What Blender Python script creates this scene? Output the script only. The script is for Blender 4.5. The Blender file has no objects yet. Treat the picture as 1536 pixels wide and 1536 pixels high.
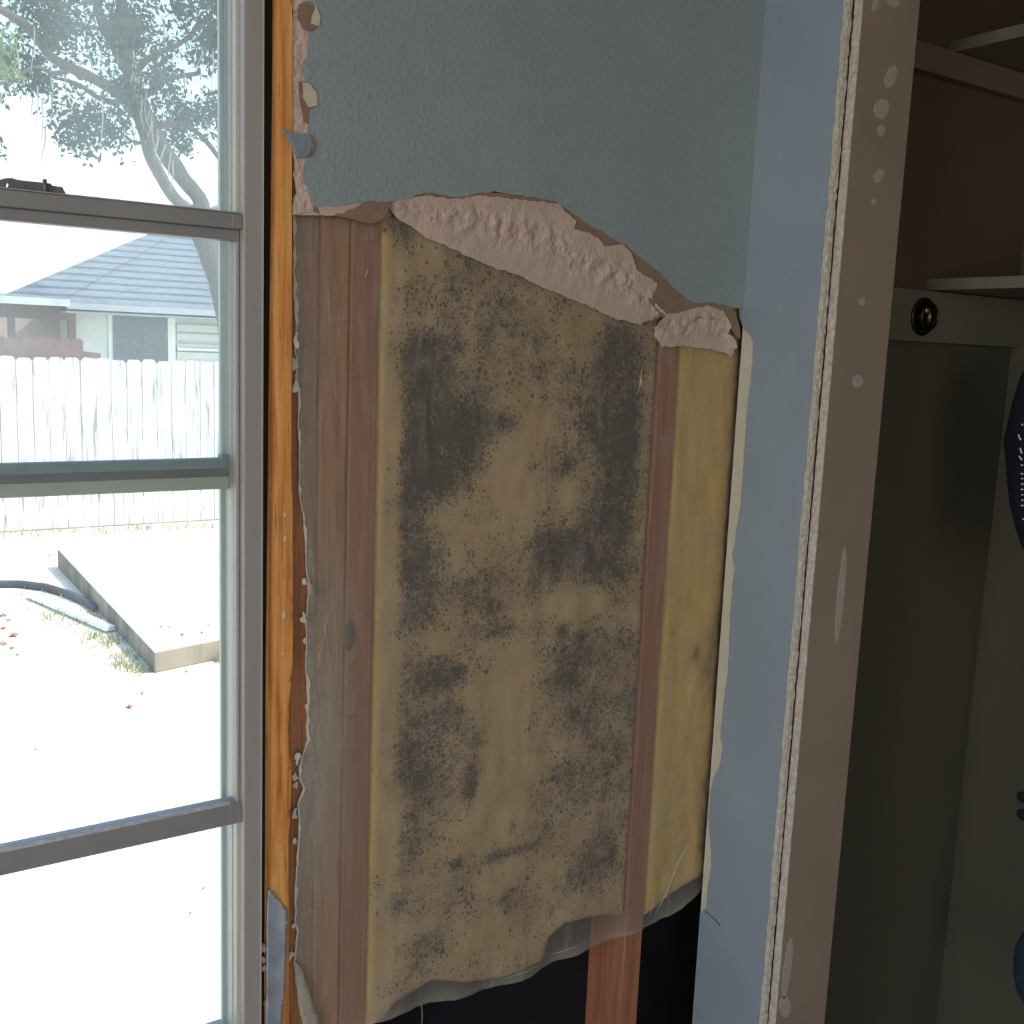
import bpy, bmesh, math, random
from mathutils import Vector, Matrix, noise, geometry
random.seed(7)
S = bpy.context.scene
COL = S.collection

# ------------------------------------------------------------------ camera
F = 1577.74
AX = Vector((0.83209613, -0.05318697, 0.55207534))      # world X in camera coords (right, down, forward)
AD = Vector((-0.03949901, 0.98718121, 0.15463858))      # world down
AY = Vector((-0.55322316, -0.1504806, 0.81932883))      # world Y (out through the wall)
CAM = Vector((0.0, -1.12, 1.5))
def to_world(v): return Vector((AX.dot(v), AY.dot(v), -AD.dot(v)))
def ray(px, py): return to_world(Vector((px - 768, py - 768, F)))
def Py(px, py, y=0.0):
    r = ray(px, py); return CAM + r * ((y - CAM.y) / r.y)
def Px(px, py, x):
    r = ray(px, py); return CAM + r * ((x - CAM.x) / r.x)
def Pz(px, py, z):
    r = ray(px, py); return CAM + r * ((z - CAM.z) / r.z)
def WX(px, py, y=0.0): return Py(px, py, y).x
cd = bpy.data.cameras.new('camera'); cam = bpy.data.objects.new('camera', cd); COL.objects.link(cam)
cd.sensor_width = 36.0; cd.sensor_fit = 'HORIZONTAL'; cd.lens = F / 1536 * 36.0
cd.clip_start = 0.02; cd.clip_end = 500
ri, up, bk = to_world(Vector((1, 0, 0))), to_world(Vector((0, -1, 0))), to_world(Vector((0, 0, -1)))
M = Matrix.Identity(4)
for i in range(3):
    M[i][0], M[i][1], M[i][2], M[i][3] = ri[i], up[i], bk[i], CAM[i]
cam.matrix_world = M
S.camera = cam

# ------------------------------------------------------------------ world, sun, area lights
w = bpy.data.worlds.new('world'); S.world = w; w.use_nodes = True
nt = w.node_tree; bg = nt.nodes['Background']
sky = nt.nodes.new('ShaderNodeTexSky'); sky.sky_type = 'NISHITA'; sky.sun_disc = False
sky.sun_elevation = math.radians(56); sky.sun_rotation = math.radians(120); sky.dust_density = 2.0; sky.air_density = 1.0
nt.links.new(sky.outputs[0], bg.inputs[0]); bg.inputs[1].default_value = 0.6
SUN = Vector((0.45, -0.30, 0.84)).normalized()
sd = bpy.data.lights.new('sun', 'SUN'); sd.energy = 4.8; sd.angle = 0.01; sd.color = (1, 0.95, 0.87)
so = bpy.data.objects.new('sun', sd); COL.objects.link(so); so.rotation_euler = SUN.to_track_quat('Z', 'Y').to_euler(); so.location = (3, -3, 8)
def area(name, loc, direction, sx, sy, energy, col=(1, 1, 1), portal=False):
    d = bpy.data.lights.new(name, 'AREA'); d.shape = 'RECTANGLE'; d.size = sx; d.size_y = sy; d.energy = energy; d.color = col
    o = bpy.data.objects.new(name, d); COL.objects.link(o); o.location = loc
    o.rotation_euler = (-Vector(direction)).to_track_quat('Z', 'Y').to_euler()
    if portal: d.cycles.is_portal = True
    return o
area('window_portal', (-0.06, 0.135, 1.4), (0, -1, 0), 0.95, 1.5, 10, portal=True)
area('assumed_side_light', (-2.36, -1.55, 1.45), (1, 0, 0), 1.3, 1.3, 36, (0.97, 0.98, 1.0))  # area lamp added on the left, standing for an assumed, unseen source
area('rear_fill_light', (-.75, -3.36, 1.45), (0, 1, 0), 1.3, 1.3, 16, (1.0, 0.95, 0.88))  # added frontal fill from an unseen source behind the camera
S.view_settings.view_transform = 'Standard'; S.view_settings.look = 'None'
S.view_settings.exposure = 0.0; S.view_settings.gamma = 1.0; S.view_settings.use_curve_mapping = False

# ------------------------------------------------------------------ helpers
def fbm(x, y, z=0.0, o=4): return noise.fractal(Vector((x, y, z)), 1.0, 2.0, o)
class MB:
    def __init__(s): s.v = []; s.f = []
    def add(s, vs, fs):
        b = len(s.v); s.v += [tuple(v) for v in vs]; s.f += [tuple(i + b for i in f) for f in fs]; return s
    def box(s, a, b):
        x0, y0, z0 = a; x1, y1, z1 = b
        return s.add([(x0, y0, z0), (x1, y0, z0), (x1, y1, z0), (x0, y1, z0), (x0, y0, z1), (x1, y0, z1), (x1, y1, z1), (x0, y1, z1)],
                     [(0, 3, 2, 1), (4, 5, 6, 7), (0, 1, 5, 4), (1, 2, 6, 5), (2, 3, 7, 6), (3, 0, 4, 7)])
    def tube(s, pts, rad, n=8, cap=True):
        pts = [Vector(p) for p in pts]; k = len(pts)
        if not hasattr(rad, '__len__'): rad = [rad] * k
        ref = None; vs = []; fs = []
        for i, p in enumerate(pts):
            t = (pts[min(i + 1, k - 1)] - pts[max(i - 1, 0)]).normalized()
            if ref is None: ref = t.orthogonal().normalized()
            u = (ref - t * ref.dot(t)); u = u.normalized() if u.length > 1e-6 else t.orthogonal().normalized(); ref = u; q = t.cross(u)
            for j in range(n):
                a = 2 * math.pi * j / n; vs.append(p + (u * math.cos(a) + q * math.sin(a)) * rad[i])
        for i in range(k - 1):
            for j in range(n):
                fs.append((i * n + j, i * n + (j + 1) % n, (i + 1) * n + (j + 1) % n, (i + 1) * n + j))
        if cap: fs += [tuple(range(n - 1, -1, -1)), tuple(range((k - 1) * n, k * n))]
        return s.add(vs, fs)
    def lathe(s, prof, c, axis, n=24):           # prof: (radius, height along axis)
        a = Vector(axis).normalized(); u = a.orthogonal().normalized(); q = a.cross(u); c = Vector(c); vs = []; fs = []
        for r, h in prof:
            for j in range(n):
                t = 2 * math.pi * j / n; vs.append(c + a * h + (u * math.cos(t) + q * math.sin(t)) * r)
        for i in range(len(prof) - 1):
            for j in range(n): fs.append((i * n + j, i * n + (j + 1) % n, (i + 1) * n + (j + 1) % n, (i + 1) * n + j))
        return s.add(vs, fs)
    def build(s, name, mat, parent=None, bevel=0.0, smooth=False, seg=2):
        me = bpy.data.meshes.new(name); me.from_pydata(s.v, [], s.f)
        bm = bmesh.new(); bm.from_mesh(me)
        if bevel > 0:
            bmesh.ops.bevel(bm, geom=[e for e in bm.edges], offset=bevel, segments=seg, affect='EDGES', profile=.5)
        bmesh.ops.recalc_face_normals(bm, faces=bm.faces)
        bm.to_mesh(me); bm.free()
        if smooth: me.polygons.foreach_set('use_smooth', [True] * len(me.polygons))
        return link(name, me, mat, parent)
def link(name, me, mat, parent=None):
    if mat: me.materials.append(mat)
    o = bpy.data.objects.new(name, me); COL.objects.link(o)
    if parent: o.parent = parent; o.matrix_parent_inverse = parent.matrix_world.inverted()
    return o
def empty(name, loc=(0, 0, 0)):
    o = bpy.data.objects.new(name, None); COL.objects.link(o); o.location = loc; o.empty_display_size = .05
    bpy.context.view_layer.update(); return o
def tag(o, label=None, cat=None, group=None, kind=None):
    if label: o['label'] = label
    if cat: o['category'] = cat
    if group: o['group'] = group
    if kind: o['kind'] = kind
    return o
def rough(pts, amp, step, seed=0.0, closed=True, freq=None):
    """subdivide a 2d outline and push it about with fractal noise"""
    out = []; n = len(pts); freq = freq or 1.0 / (step * 4)
    for i in range(n if closed else n - 1):
        a = Vector(pts[i]); b = Vector(pts[(i + 1) % n]); L = (b - a).length; k = max(1, int(L / step))
        nrm = Vector((-(b - a).y, (b - a).x)); nrm = nrm.normalized() if L > 0 else nrm
        for j in range(k):
            p = a.lerp(b, j / k); d = fbm(p.x * freq + seed, p.y * freq, seed, 4) * amp
            out.append(p + nrm * d)
    if not closed: out.append(Vector(pts[-1]))
    return out
def inside(p, poly):
    c = False; n = len(poly); j = n - 1
    for i in range(n):
        a, b = poly[i], poly[j]
        if (a[1] > p[1]) != (b[1] > p[1]) and p[0] < (b[0] - a[0]) * (p[1] - a[1]) / (b[1] - a[1]) + a[0]: c = not c
        j = i
    return c
def sheet(name, outline, front, back, step, mat, parent=None, mapf=None, smooth=True, attrs=None, jitter=.25):
    """closed thin solid over a 2d outline; front/back give depth at (u,v); mapf turns (u,v,d) into a point"""
    mapf = mapf or (lambda u, v, d: (u, d, v))
    us = [p[0] for p in outline]; vs = [p[1] for p in outline]
    pts = [Vector((p[0], p[1])) for p in outline]; nb = len(pts)
    u = min(us) + step / 2
    ol = [(p[0], p[1]) for p in outline]
    while u < max(us):
        v = min(vs) + step / 2
        while v < max(vs):
            p = Vector((u + random.uniform(-jitter, jitter) * step, v + random.uniform(-jitter, jitter) * step))
            if inside(p, ol): pts.append(p)
            v += step
        u += step
    r = geometry.delaunay_2d_cdt(pts, [(i, (i + 1) % nb) for i in range(nb)], [], 1, 1e-7)
    P, E, Fc = r[0], r[1], r[2]
    n = len(P); V = []; ff = front if callable(front) else (lambda a, b: front); fb = back if callable(back) else (lambda a, b: back)
    for p in P: V.append(mapf(p.x, p.y, ff(p.x, p.y)))
    for p in P: V.append(mapf(p.x, p.y, fb(p.x, p.y)))
    faces = [tuple(f) for f in Fc] + [tuple(i + n for i in reversed(f)) for f in Fc]
    cnt = {}
    for f in Fc:
        for i in range(len(f)):
            a, b = f[i], f[(i + 1) % len(f)]; cnt[(a, b)] = 1
    for (a, b) in list(cnt):
        if (b, a) not in cnt: faces.append((b, a, a + n, b + n))
    me = bpy.data.meshes.new(name); me.from_pydata(V, [], faces)
    bm = bmesh.new(); bm.from_mesh(me); bmesh.ops.recalc_face_normals(bm, faces=bm.faces); bm.to_mesh(me); bm.free()
    if smooth: me.polygons.foreach_set('use_smooth', [True] * len(me.polygons))
    for an, fn in (attrs or {}).items():
        at = me.attributes.new(an, 'FLOAT', 'POINT'); vals = [fn(p.x, p.y) for p in P]; at.data.foreach_set('value', vals + vals)
    return link(name, me, mat, parent)
def wall_px(pts, y=0.0):
    r = []
    for p in pts:
        q = Py(p[0], p[1], y); r.append((q.x, q.z))
    return r

# ------------------------------------------------------------------ materials
def srgb(r, g, b):
    f = lambda c: (c / 255 / 12.92) if c / 255 <= .04045 else ((c / 255 + .055) / 1.055) ** 2.4
    return (f(r), f(g), f(b), 1)
class NT:
    def __init__(s, name):
        s.m = bpy.data.materials.new(name); s.m.use_nodes = True; s.t = s.m.node_tree; s.b = s.t.nodes['Principled BSDF']; s.o = s.t.nodes['Material Output']
        s.co = None
    def n(s, t, **k):
        x = s.t.nodes.new(t)
        for a, b in k.items(): setattr(x, a, b)
        return x
    def l(s, a, b): s.t.links.new(a, b)
    def obj(s, scale=(1, 1, 1)):
        tc = s.n('ShaderNodeTexCoord'); mp = s.n('ShaderNodeMapping'); mp.inputs['Scale'].default_value = scale
        s.l(tc.outputs['Object'], mp.inputs[0]); return mp.outputs[0]
    def noise(s, scale, detail=4, rough=.55, vec=None, dist=0):
        x = s.n('ShaderNodeTexNoise'); x.inputs['Scale'].default_value = scale; x.inputs['Detail'].default_value = detail; x.inputs['Roughness'].default_value = rough; x.inputs['Distortion'].default_value = dist
        s.l(vec if vec is not None else s.obj(), x.inputs['Vector']); return x.outputs[0]
    def ramp(s, fac, stops):
        x = s.n('ShaderNodeValToRGB'); e = x.color_ramp.elements
        while len(e) < len(stops): e.new(.5)
        for i, (p, c) in enumerate(stops): e[i].position = p; e[i].color = c if len(c) == 4 else (*c, 1)
        s.l(fac, x.inputs[0]); return x.outputs[0]
    def math(s, op, a, b=None, clamp=False):
        x = s.n('ShaderNodeMath', operation=op, use_clamp=clamp)
        for i, q in enumerate((a, b)):
            if q is None: continue
            if isinstance(q, (int, float)): x.inputs[i].default_value = q
            else: s.l(q, x.inputs[i])
        return x.outputs[0]
    def step(s, v, lo, hi):
        x = s.n('ShaderNodeMapRange', interpolation_type='SMOOTHSTEP'); s.l(v, x.inputs[0]); x.inputs[1].default_value = lo; x.inputs[2].default_value = hi; return x.outputs[0]
    def mix(s, fac, a, b, mode='MIX'):
        x = s.n('ShaderNodeMix', data_type='RGBA', blend_type=mode)
        for i, q in ((0, fac), (6, a), (7, b)):
            if isinstance(q, (int, float)): x.inputs[i].default_value = q
            elif isinstance(q, tuple): x.inputs[i].default_value = q
            else: s.l(q, x.inputs[i])
        return x.outputs[2]
    def bump(s, h, strength, dist=.002):
        x = s.n('ShaderNodeBump'); x.inputs['Strength'].default_value = strength; x.inputs['Distance'].default_value = dist; s.l(h, x.inputs['Height']); s.l(x.outputs[0], s.b.inputs['Normal']); return x
    def attr(s, name): x = s.n('ShaderNodeAttribute'); x.attribute_name = name; return x.outputs['Fac']
    def col(s, c):
        if isinstance(c, tuple): s.b.inputs['Base Color'].default_value = c
        else: s.l(c, s.b.inputs['Base Color'])
        return s
    def set(s, rough=.6, metal=0, spec=.4):
        s.b.inputs['Roughness'].default_value = rough; s.b.inputs['Metallic'].default_value = metal; s.b.inputs['Specular IOR Level'].default_value = spec; return s
def varied(name, c, rough=.7, metal=0, spec=.35, scale=30, amt=.18, bump=0, bscale=200, stretch=(1, 1, 1), bdist=.002):
    k = NT(name); lo = tuple(x * (1 - amt) for x in c[:3]) + (1,); hi = tuple(min(1, x * (1 + amt)) for x in c[:3]) + (1,)
    k.col(k.ramp(k.noise(scale, 5, .6, k.obj(stretch)), [(.3, lo), (.7, hi)])).set(rough, metal, spec)
    if bump: k.bump(k.noise(bscale, 4, .6, k.obj(stretch)), bump, bdist)
    return k.m
def paint_mat(name, c, bumpy):
    k = NT(name); lo = tuple(x * .94 for x in c[:3]) + (1,); hi = tuple(x * 1.05 for x in c[:3]) + (1,)
    k.col(k.ramp(k.noise(6, 4), [(.3, lo), (.7, hi)])).set(.42, 0, .45)
    a = k.noise(170, 3, .5); b = k.noise(420, 2, .5)
    h = k.math('ADD', k.step(a, .42, .68), k.math('MULTIPLY', b, .5)); k.bump(h, bumpy, .0022); return k.m
def wood(name, c1, c2, c3, stretch=(30, 30, 1.6), rough=.6, knots=False):
    k = NT(name); g = k.noise(3.2, 7, .62, k.obj(stretch), .6); f = k.noise(14, 4, .6, k.obj((stretch[0], stretch[1], stretch[2] * .7)))
    base = k.ramp(g, [(.30, c1), (.5, c2), (.72, c3)])
    k.col(k.mix(k.step(f, .56, .74), base, tuple(x * .72 for x in c1[:3]) + (1,))).set(rough, 0, .3); k.bump(g, .25, .0015); return k.m
MT = {}
MT['blue'] = paint_mat('blue_textured_paint', srgb(146, 156, 158), .22)
MT['blue_smooth'] = paint_mat('blue_smooth_paint', srgb(142, 155, 165), .12)
MT['brown_paper'] = varied('brown_paper', srgb(140, 116, 96), .9, scale=60, amt=.12, bump=.2, bscale=300)
MT['gypsum'] = varied('pinkish_gypsum', srgb(196, 172, 158), .95, scale=45, amt=.1, bump=.3, bscale=260, spec=.1, bdist=.003)
MT['gyp_white'] = varied('gypsum_edge', srgb(206, 196, 184), .95, scale=160, amt=.25, bump=.9, bscale=350, spec=.1, bdist=.003)
MT['paper_white'] = varied('bare_paper', srgb(200, 192, 172), .9, scale=40, amt=.08)
MT['tan'] = varied('tan_drywall_paper', srgb(150, 132, 115), .8, scale=9, amt=.07, bump=.08, bscale=300)
MT['spackle'] = varied('spackle', srgb(176, 164, 152), .8, scale=90, amt=.1)
MT['pine'] = wood('orange_pine', srgb(178, 108, 52), srgb(222, 152, 82), srgb(236, 178, 108))
MT['stud'] = wood('brown_stud', srgb(142, 94, 66), srgb(178, 122, 88), srgb(192, 138, 102))
MT['red_stud'] = wood('reddish_stud', srgb(138, 88, 66), srgb(164, 106, 80), srgb(178, 122, 94))
MT['black'] = varied('black_sheathing', (.006, .007, .010, 1), .85, scale=20, amt=.4)
MT['gap'] = varied('gap_shade', srgb(38, 27, 22), .9, scale=20, amt=.3)  # near-black brown standing for shade in the gap
MT['frame'] = varied('taupe_aluminium', srgb(158, 150, 147), .5, .0, .4, scale=14, amt=.08, stretch=(1, 1, .15))
MT['frame_lt'] = varied('pale_aluminium', srgb(176, 178, 166), .45, .0, .4, scale=14, amt=.07, stretch=(1, 1, .15))
MT['rail'] = varied('grey_sash_aluminium', srgb(138, 135, 135), .45, .0, .4, scale=14, amt=.06)
MT['storm'] = varied('dull_storm_frame', srgb(140, 150, 152), .6, .0, .4, scale=20, amt=.1)
MT['dark_metal'] = varied('dark_lock_metal', srgb(104, 101, 100), .5, .1, .5, scale=40, amt=.2)
MT['dust'] = varied('dusty_ledge', srgb(190, 186, 182), .95, scale=120, amt=.25, bump=.5, bscale=300)
MT['flash'] = varied('grey_flashing', srgb(160, 165, 176), .5, .1, .5, scale=22, amt=.3)
MT['white_scrap'] = varied('white_scrap', srgb(205, 203, 192), .8, scale=80, amt=.1)
MT['ceiling'] = varied('white_ceiling', srgb(225, 222, 215), .9, scale=5, amt=.03)
MT['floor'] = varied('brown_floor', srgb(150, 128, 108), .6, scale=3, amt=.1, stretch=(1, 8, 1))
MT['closet_olive'] = varied('olive_closet_shaded', srgb(88, 83, 69), .75, scale=5, amt=.05)  # olive wall colour, darkened to carry the closet's shade
MT['closet_brown'] = varied('brown_closet_shaded', srgb(94, 77, 63), .8, scale=5, amt=.06)  # brown upper panel, its tone likewise lowered for the closet shade
MT['cleat_brown'] = varied('brown_cleat', srgb(120, 102, 86), .7, scale=8, amt=.06)
MT['shelf'] = varied('grey_green_shelf', srgb(112, 108, 92), .6, scale=6, amt=.05)
MT['brass'] = NT('aged_brass').col(srgb(88, 78, 54)).set(.3, 1.0).m
MT['navy'] = varied('navy_cloth', srgb(22, 26, 36), .9, scale=60, amt=.25, bump=.3)
MT['denim'] = varied('blue_cloth', srgb(44, 58, 78), .9, scale=60, amt=.25, bump=.3)
MT['white_thread'] = NT('white_thread').col(srgb(225, 225, 228)).set(.7).m
MT['thread'] = NT('dark_thread').col(srgb(60, 60, 60)).set(.8).m
MT['fuzz'] = NT('grey_thread').col(srgb(112, 116, 118)).set(.8).m
MT['staple'] = NT('staple_metal').col(srgb(205, 190, 175)).set(.35, .7).m
# outdoors
MT['ground'] = varied('dry_yard', srgb(208, 204, 184), .95, scale=2.5, amt=.14)
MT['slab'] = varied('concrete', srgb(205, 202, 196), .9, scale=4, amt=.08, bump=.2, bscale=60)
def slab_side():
    k = NT('shaded_concrete_side'); a = k.noise(5, 6, .6, k.obj((1, 1, .2)))
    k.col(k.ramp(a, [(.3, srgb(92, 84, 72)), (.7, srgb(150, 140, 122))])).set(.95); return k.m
MT['slab_side'] = slab_side()  # shade on the slab's sides painted as a darker concrete tone
def picket():
    k = NT('sun_bleached_picket'); oi = k.n('ShaderNodeObjectInfo'); va = k.n('ShaderNodeVectorMath', operation='ADD'); cx = k.n('ShaderNodeCombineXYZ'); k.l(k.math('MULTIPLY', oi.outputs['Random'], 90.0), cx.inputs[0]); k.l(k.math('MULTIPLY', oi.outputs['Random'], 37.0), cx.inputs[2]); k.l(k.obj((11, 11, .8)), va.inputs[0]); k.l(cx.outputs[0], va.inputs[1]); g = k.noise(2, 6, .65, va.outputs[0], .3)
    k.col(k.ramp(g, [(.34, srgb(132, 128, 124)), (.45, srgb(196, 193, 188)), (.62, srgb(222, 220, 215))])).set(.9, 0, .2); return k.m
MT['picket'] = picket()
MT['brown_picket'] = varied('brown_picket', srgb(118, 92, 82), .9, scale=8, amt=.2, stretch=(5, 5, .6))
def shingles():
    k = NT('grey_shingles'); g = k.noise(1, 4, .6, k.obj((8, 8, 34))); w_ = k.n('ShaderNodeTexWave', wave_type='BANDS', bands_direction='Z'); w_.inputs['Scale'].default_value = 2.35; w_.inputs['Distortion'].default_value = .6; w_.inputs['Detail'].default_value = 2
    k.l(k.obj(), w_.inputs[0])
    k.col(k.mix(k.step(w_.outputs[1], .55, .95), k.ramp(g, [(.3, srgb(94, 102, 110)), (.7, srgb(124, 132, 140))]), srgb(74, 81, 89))).set(.9); return k.m
MT['shingle'] = shingles()
MT['siding'] = varied('pale_siding', srgb(196, 198, 192), .9, scale=8, amt=.06)
MT['siding2'] = varied('pink_brick', srgb(186, 160, 150), .9, scale=30, amt=.2)
MT['fascia'] = varied('fascia', srgb(160, 164, 168), .8, scale=8, amt=.05)
MT['dark_win'] = varied('dark_window', srgb(86, 92, 92), .4, scale=14, amt=.4)
MT['trim_white'] = varied('white_trim', srgb(226, 226, 222), .8, scale=8, amt=.04)
MT['bark'] = varied('grey_bark', srgb(114, 104, 92), .95, scale=6, amt=.3, bump=.6, bscale=20, stretch=(3, 3, .6), bdist=.02)
MT['moss'] = varied('pale_moss', srgb(188, 180, 164), .95, scale=20, amt=.1)
def leafm(n, a, b):
    k = NT(n); k.col(k.ramp(k.noise(2.2, 4), [(.3, a), (.7, b)])).set(.6, 0, .3)
    tr = k.n('ShaderNodeBsdfTranslucent'); tr.inputs[0].default_value = b; mx = k.n('ShaderNodeMixShader'); mx.inputs[0].default_value = .35
    k.l(k.b.outputs[0], mx.inputs[1]); k.l(tr.outputs[0], mx.inputs[2]); k.l(mx.outputs[0], k.o.inputs[0]); return k.m
MT['leaf'] = leafm('oak_leaf', srgb(58, 66, 50), srgb(86, 98, 72))
MT['leaf_lt'] = leafm('light_leaf', srgb(98, 118, 70), srgb(126, 146, 88))
MT['leaf_brown'] = varied('fallen_leaf', srgb(150, 104, 84), .9, scale=20, amt=.25)
MT['pipe'] = varied('black_pipe', srgb(62, 64, 68), .6, scale=12, amt=.3)
MT['board'] = varied('white_board', srgb(228, 228, 224), .8, scale=12, amt=.05)
MT['weed'] = leafm('weed', srgb(120, 126, 84), srgb(165, 164, 120))
def glass(name, haze, streak):
    k = NT(name); t = k.t; t.nodes.remove(k.b)
    tp = k.n('ShaderNodeBsdfTransparent'); tp.inputs[0].default_value = (.96, .98, .97, 1)
    gl = k.n('ShaderNodeBsdfGlossy'); gl.inputs['Roughness'].default_value = .03
    tl = k.n('ShaderNodeBsdfTranslucent'); tl.inputs[0].default_value = (.9, .94, .95, 1)
    df = k.n('ShaderNodeBsdfDiffuse'); df.inputs[0].default_value = (.6, .62, .62, 1)
    dirt = k.n('ShaderNodeMixShader'); dirt.inputs[0].default_value = .25; k.l(tl.outputs[0], dirt.inputs[1]); k.l(df.outputs[0], dirt.inputs[2])
    a = k.noise(9, 5, .6, k.obj((1, 1, .25))); b = k.noise(160, 3, .6)
    fac = k.math('ADD', k.math('MULTIPLY', k.step(a, .3, .75), streak), k.math('MULTIPLY', k.step(b, .6, .75), streak * .5)); fac = k.math('ADD', fac, haze, True)
    m1 = k.n('ShaderNodeMixShader'); k.l(fac, m1.inputs[0]); k.l(tp.outputs[0], m1.inputs[1]); k.l(dirt.outputs[0], m1.inputs[2])
    fr = k.n('ShaderNodeFresnel'); fr.inputs[0].default_value = 1.2
    m2 = k.n('ShaderNodeMixShader'); k.l(fr.outputs[0], m2.inputs[0]); k.l(m1.outputs[0], m2.inputs[1]); k.l(gl.outputs[0], m2.inputs[2])
    k.l(m2.outputs[0], k.o.inputs[0]); return k.m
MT['glass'] = glass('window_glass', .015, .035)
MT['glass_dirty'] = glass('dusty_window_glass', .09, .09)
def plastic():
    k = NT('clear_poly_sheet'); t = k.t
    tp = k.n('ShaderNodeBsdfTransparent'); tp.inputs[0].default_value = (.95, .95, .93, 1)
    k.col(srgb(200, 190, 176)).set(.24, 0, .5); k.b.inputs['Alpha'].default_value = 1
    a = k.noise(26, 6, .65, k.obj((1.4, 1, .5)), .8); f = k.noise(140, 4, .6, k.obj((1, 1, .4)))
    k.bump(k.math('ADD', a, k.math('MULTIPLY', f, .2)), .5, .008)
    fac = k.math('ADD', k.attr('haze'), k.math('MULTIPLY', k.step(a, .5, .72), .10), True)
    m = k.n('ShaderNodeMixShader'); k.l(fac, m.inputs[0]); k.l(tp.outputs[0], m.inputs[1]); k.l(k.b.outputs[0], m.inputs[2]); k.l(m.outputs[0], k.o.inputs[0]); return k.m
MT['plastic'] = plastic()
def batt(name, mold):
    k = NT(name); a = k.noise(16, 6, .6, k.obj((1.2, 1, .5)), .8); c = k.noise(5, 4, .6)
    base = k.ramp(a, [(.25, srgb(168, 134, 104)), (.5, srgb(196, 164, 130)), (.78, srgb(214, 190, 160))])
    base = k.mix(k.attr('yellow'), base, srgb(222, 186, 108))
    if mold:
        d = k.attr('mold')
        mid = k.noise(55, 6, .7, k.obj((1, 1, .8)), .4); fine = k.noise(210, 4, .6); big = k.noise(20, 5, .65)
        vor = k.noise(230, 5, .75)
        den = k.math('ADD', d, k.math('MULTIPLY', k.math('SUBTRACT', big, .5), 1.0))
        gr = k.math('ADD', k.math('MULTIPLY', k.math('SUBTRACT', mid, .5), 1.5), k.math('MULTIPLY', k.math('SUBTRACT', vor, .5), 2.2))
        cl = k.step(k.math('ADD', den, gr), .30, .88)
        def dots(scale, rad, gain, off):
            v = k.n('ShaderNodeTexVoronoi', feature='F1'); v.inputs['Scale'].default_value = scale; k.l(k.obj((1, .3, .85)), v.inputs['Vector'])
            wob = k.math('ADD', v.outputs['Distance'], k.math('MULTIPLY', k.math('SUBTRACT', k.noise(scale * 2.5, 2), .5), .35))
            sepc = k.n('ShaderNodeSeparateColor'); k.l(v.outputs['Color'], sepc.inputs[0])
            on = k.math('LESS_THAN', sepc.outputs[0], k.math('SUBTRACT', k.math('MULTIPLY', den, gain), off))
            x_ = k.n('ShaderNodeMapRange'); k.l(wob, x_.inputs[0]); x_.inputs[1].default_value = rad + .12; x_.inputs[2].default_value = rad - .08
            return k.math('MULTIPLY', x_.outputs[0], on, True)
        sp = k.math('MAXIMUM', dots(240, .37, .78, .05), dots(480, .40, .8, .04)); sp2 = dots(110, .31, .50, .05)
        base = k.mix(k.math('MULTIPLY', k.step(den, .05, .65), .62), base, srgb(112, 95, 84))
        base = k.mix(k.math('MULTIPLY', cl, .92), base, srgb(40, 38, 46))
        base = k.mix(k.math('MULTIPLY', k.math('MAXIMUM', sp, sp2), .86), base, srgb(26, 23, 25))
    else:
        base = k.mix(k.math('MULTIPLY', k.attr('mold'), .8), base, srgb(60, 48, 28))
    k.col(base).set(.95, 0, .1); k.bump(a, .5, .006); return k.m
MT['batt_mold'] = batt('mouldy_fibre', True); MT['batt_yellow'] = batt('yellow_fibre', False)
CLEAT_TOP = 1.618

# ================================================================== ROOM SHELL
XC = 1.15            # partition's blue face
ZC, XL, YF, XR = 2.44, -2.4, -3.4, 1.845
GZ = -0.5            # yard level
tag(MB().box((XL - .1, YF - .1, -.12), (XR + .1, .11, 0)).build('floor', MT['floor']), kind='structure')
tag(MB().box((XL - .1, YF - .1, ZC), (XR + .1, .14, ZC + .15)).build('ceiling', MT['ceiling']), kind='structure')
# left wall with an opening added for the assumed side window
m = MB(); ya, yb, za, zb = -2.25, -.85, .75, 2.15
m.box((XL - .1, YF, 0), (XL, ya, ZC)).box((XL - .1, yb, 0), (XL, .1025, ZC)).box((XL - .1, ya, 0), (XL, yb, za)).box((XL - .1, ya, zb), (XL, yb, ZC))
tag(m.build('wall_left', MT['blue']), kind='structure')
w2 = tag(empty('assumed_side_window', (XL - .05, -1.55, za)), kind='structure')  # assumed window, never in view, added to go with the side lamp
m = MB(); m.box((XL - .08, ya, za), (XL - .03, ya + .05, zb)).box((XL - .08, yb - .05, za), (XL - .03, yb, zb)).box((XL - .08, ya + .05, za), (XL - .03, yb - .05, za + .05)).box((XL - .08, ya + .05, zb - .05), (XL - .03, yb - .05, zb))
m.build('window_frame', MT['frame'], w2)
MB().box((XL - .06, ya + .05, za + .05), (XL - .056, yb - .05, zb - .05)).build('pane', MT['glass'], w2)
m = MB(); xa, xb = -1.45, -.05
m.box((XL - .1, YF - .1, 0), (xa, YF, ZC)).box((xb, YF - .1, 0), (XR + .1, YF, ZC)).box((xa, YF - .1, 0), (xb, YF, za)).box((xa, YF - .1, zb), (xb, YF, ZC))
tag(m.build('wall_front', MT['blue']), kind='structure')
w3 = tag(empty('fill_window', (-.75, YF - .05, za)), kind='structure')  # unseen window, added to hold the rear fill light
m = MB(); m.box((xa, YF - .08, za), (xa + .05, YF - .03, zb)).box((xb - .05, YF - .08, za), (xb, YF - .03, zb)).box((xa + .05, YF - .08, za), (xb - .05, YF - .03, za + .05)).box((xa + .05, YF - .08, zb - .05), (xb - .05, YF - .03, zb))
m.build('window_frame', MT['frame'], w3)
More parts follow.
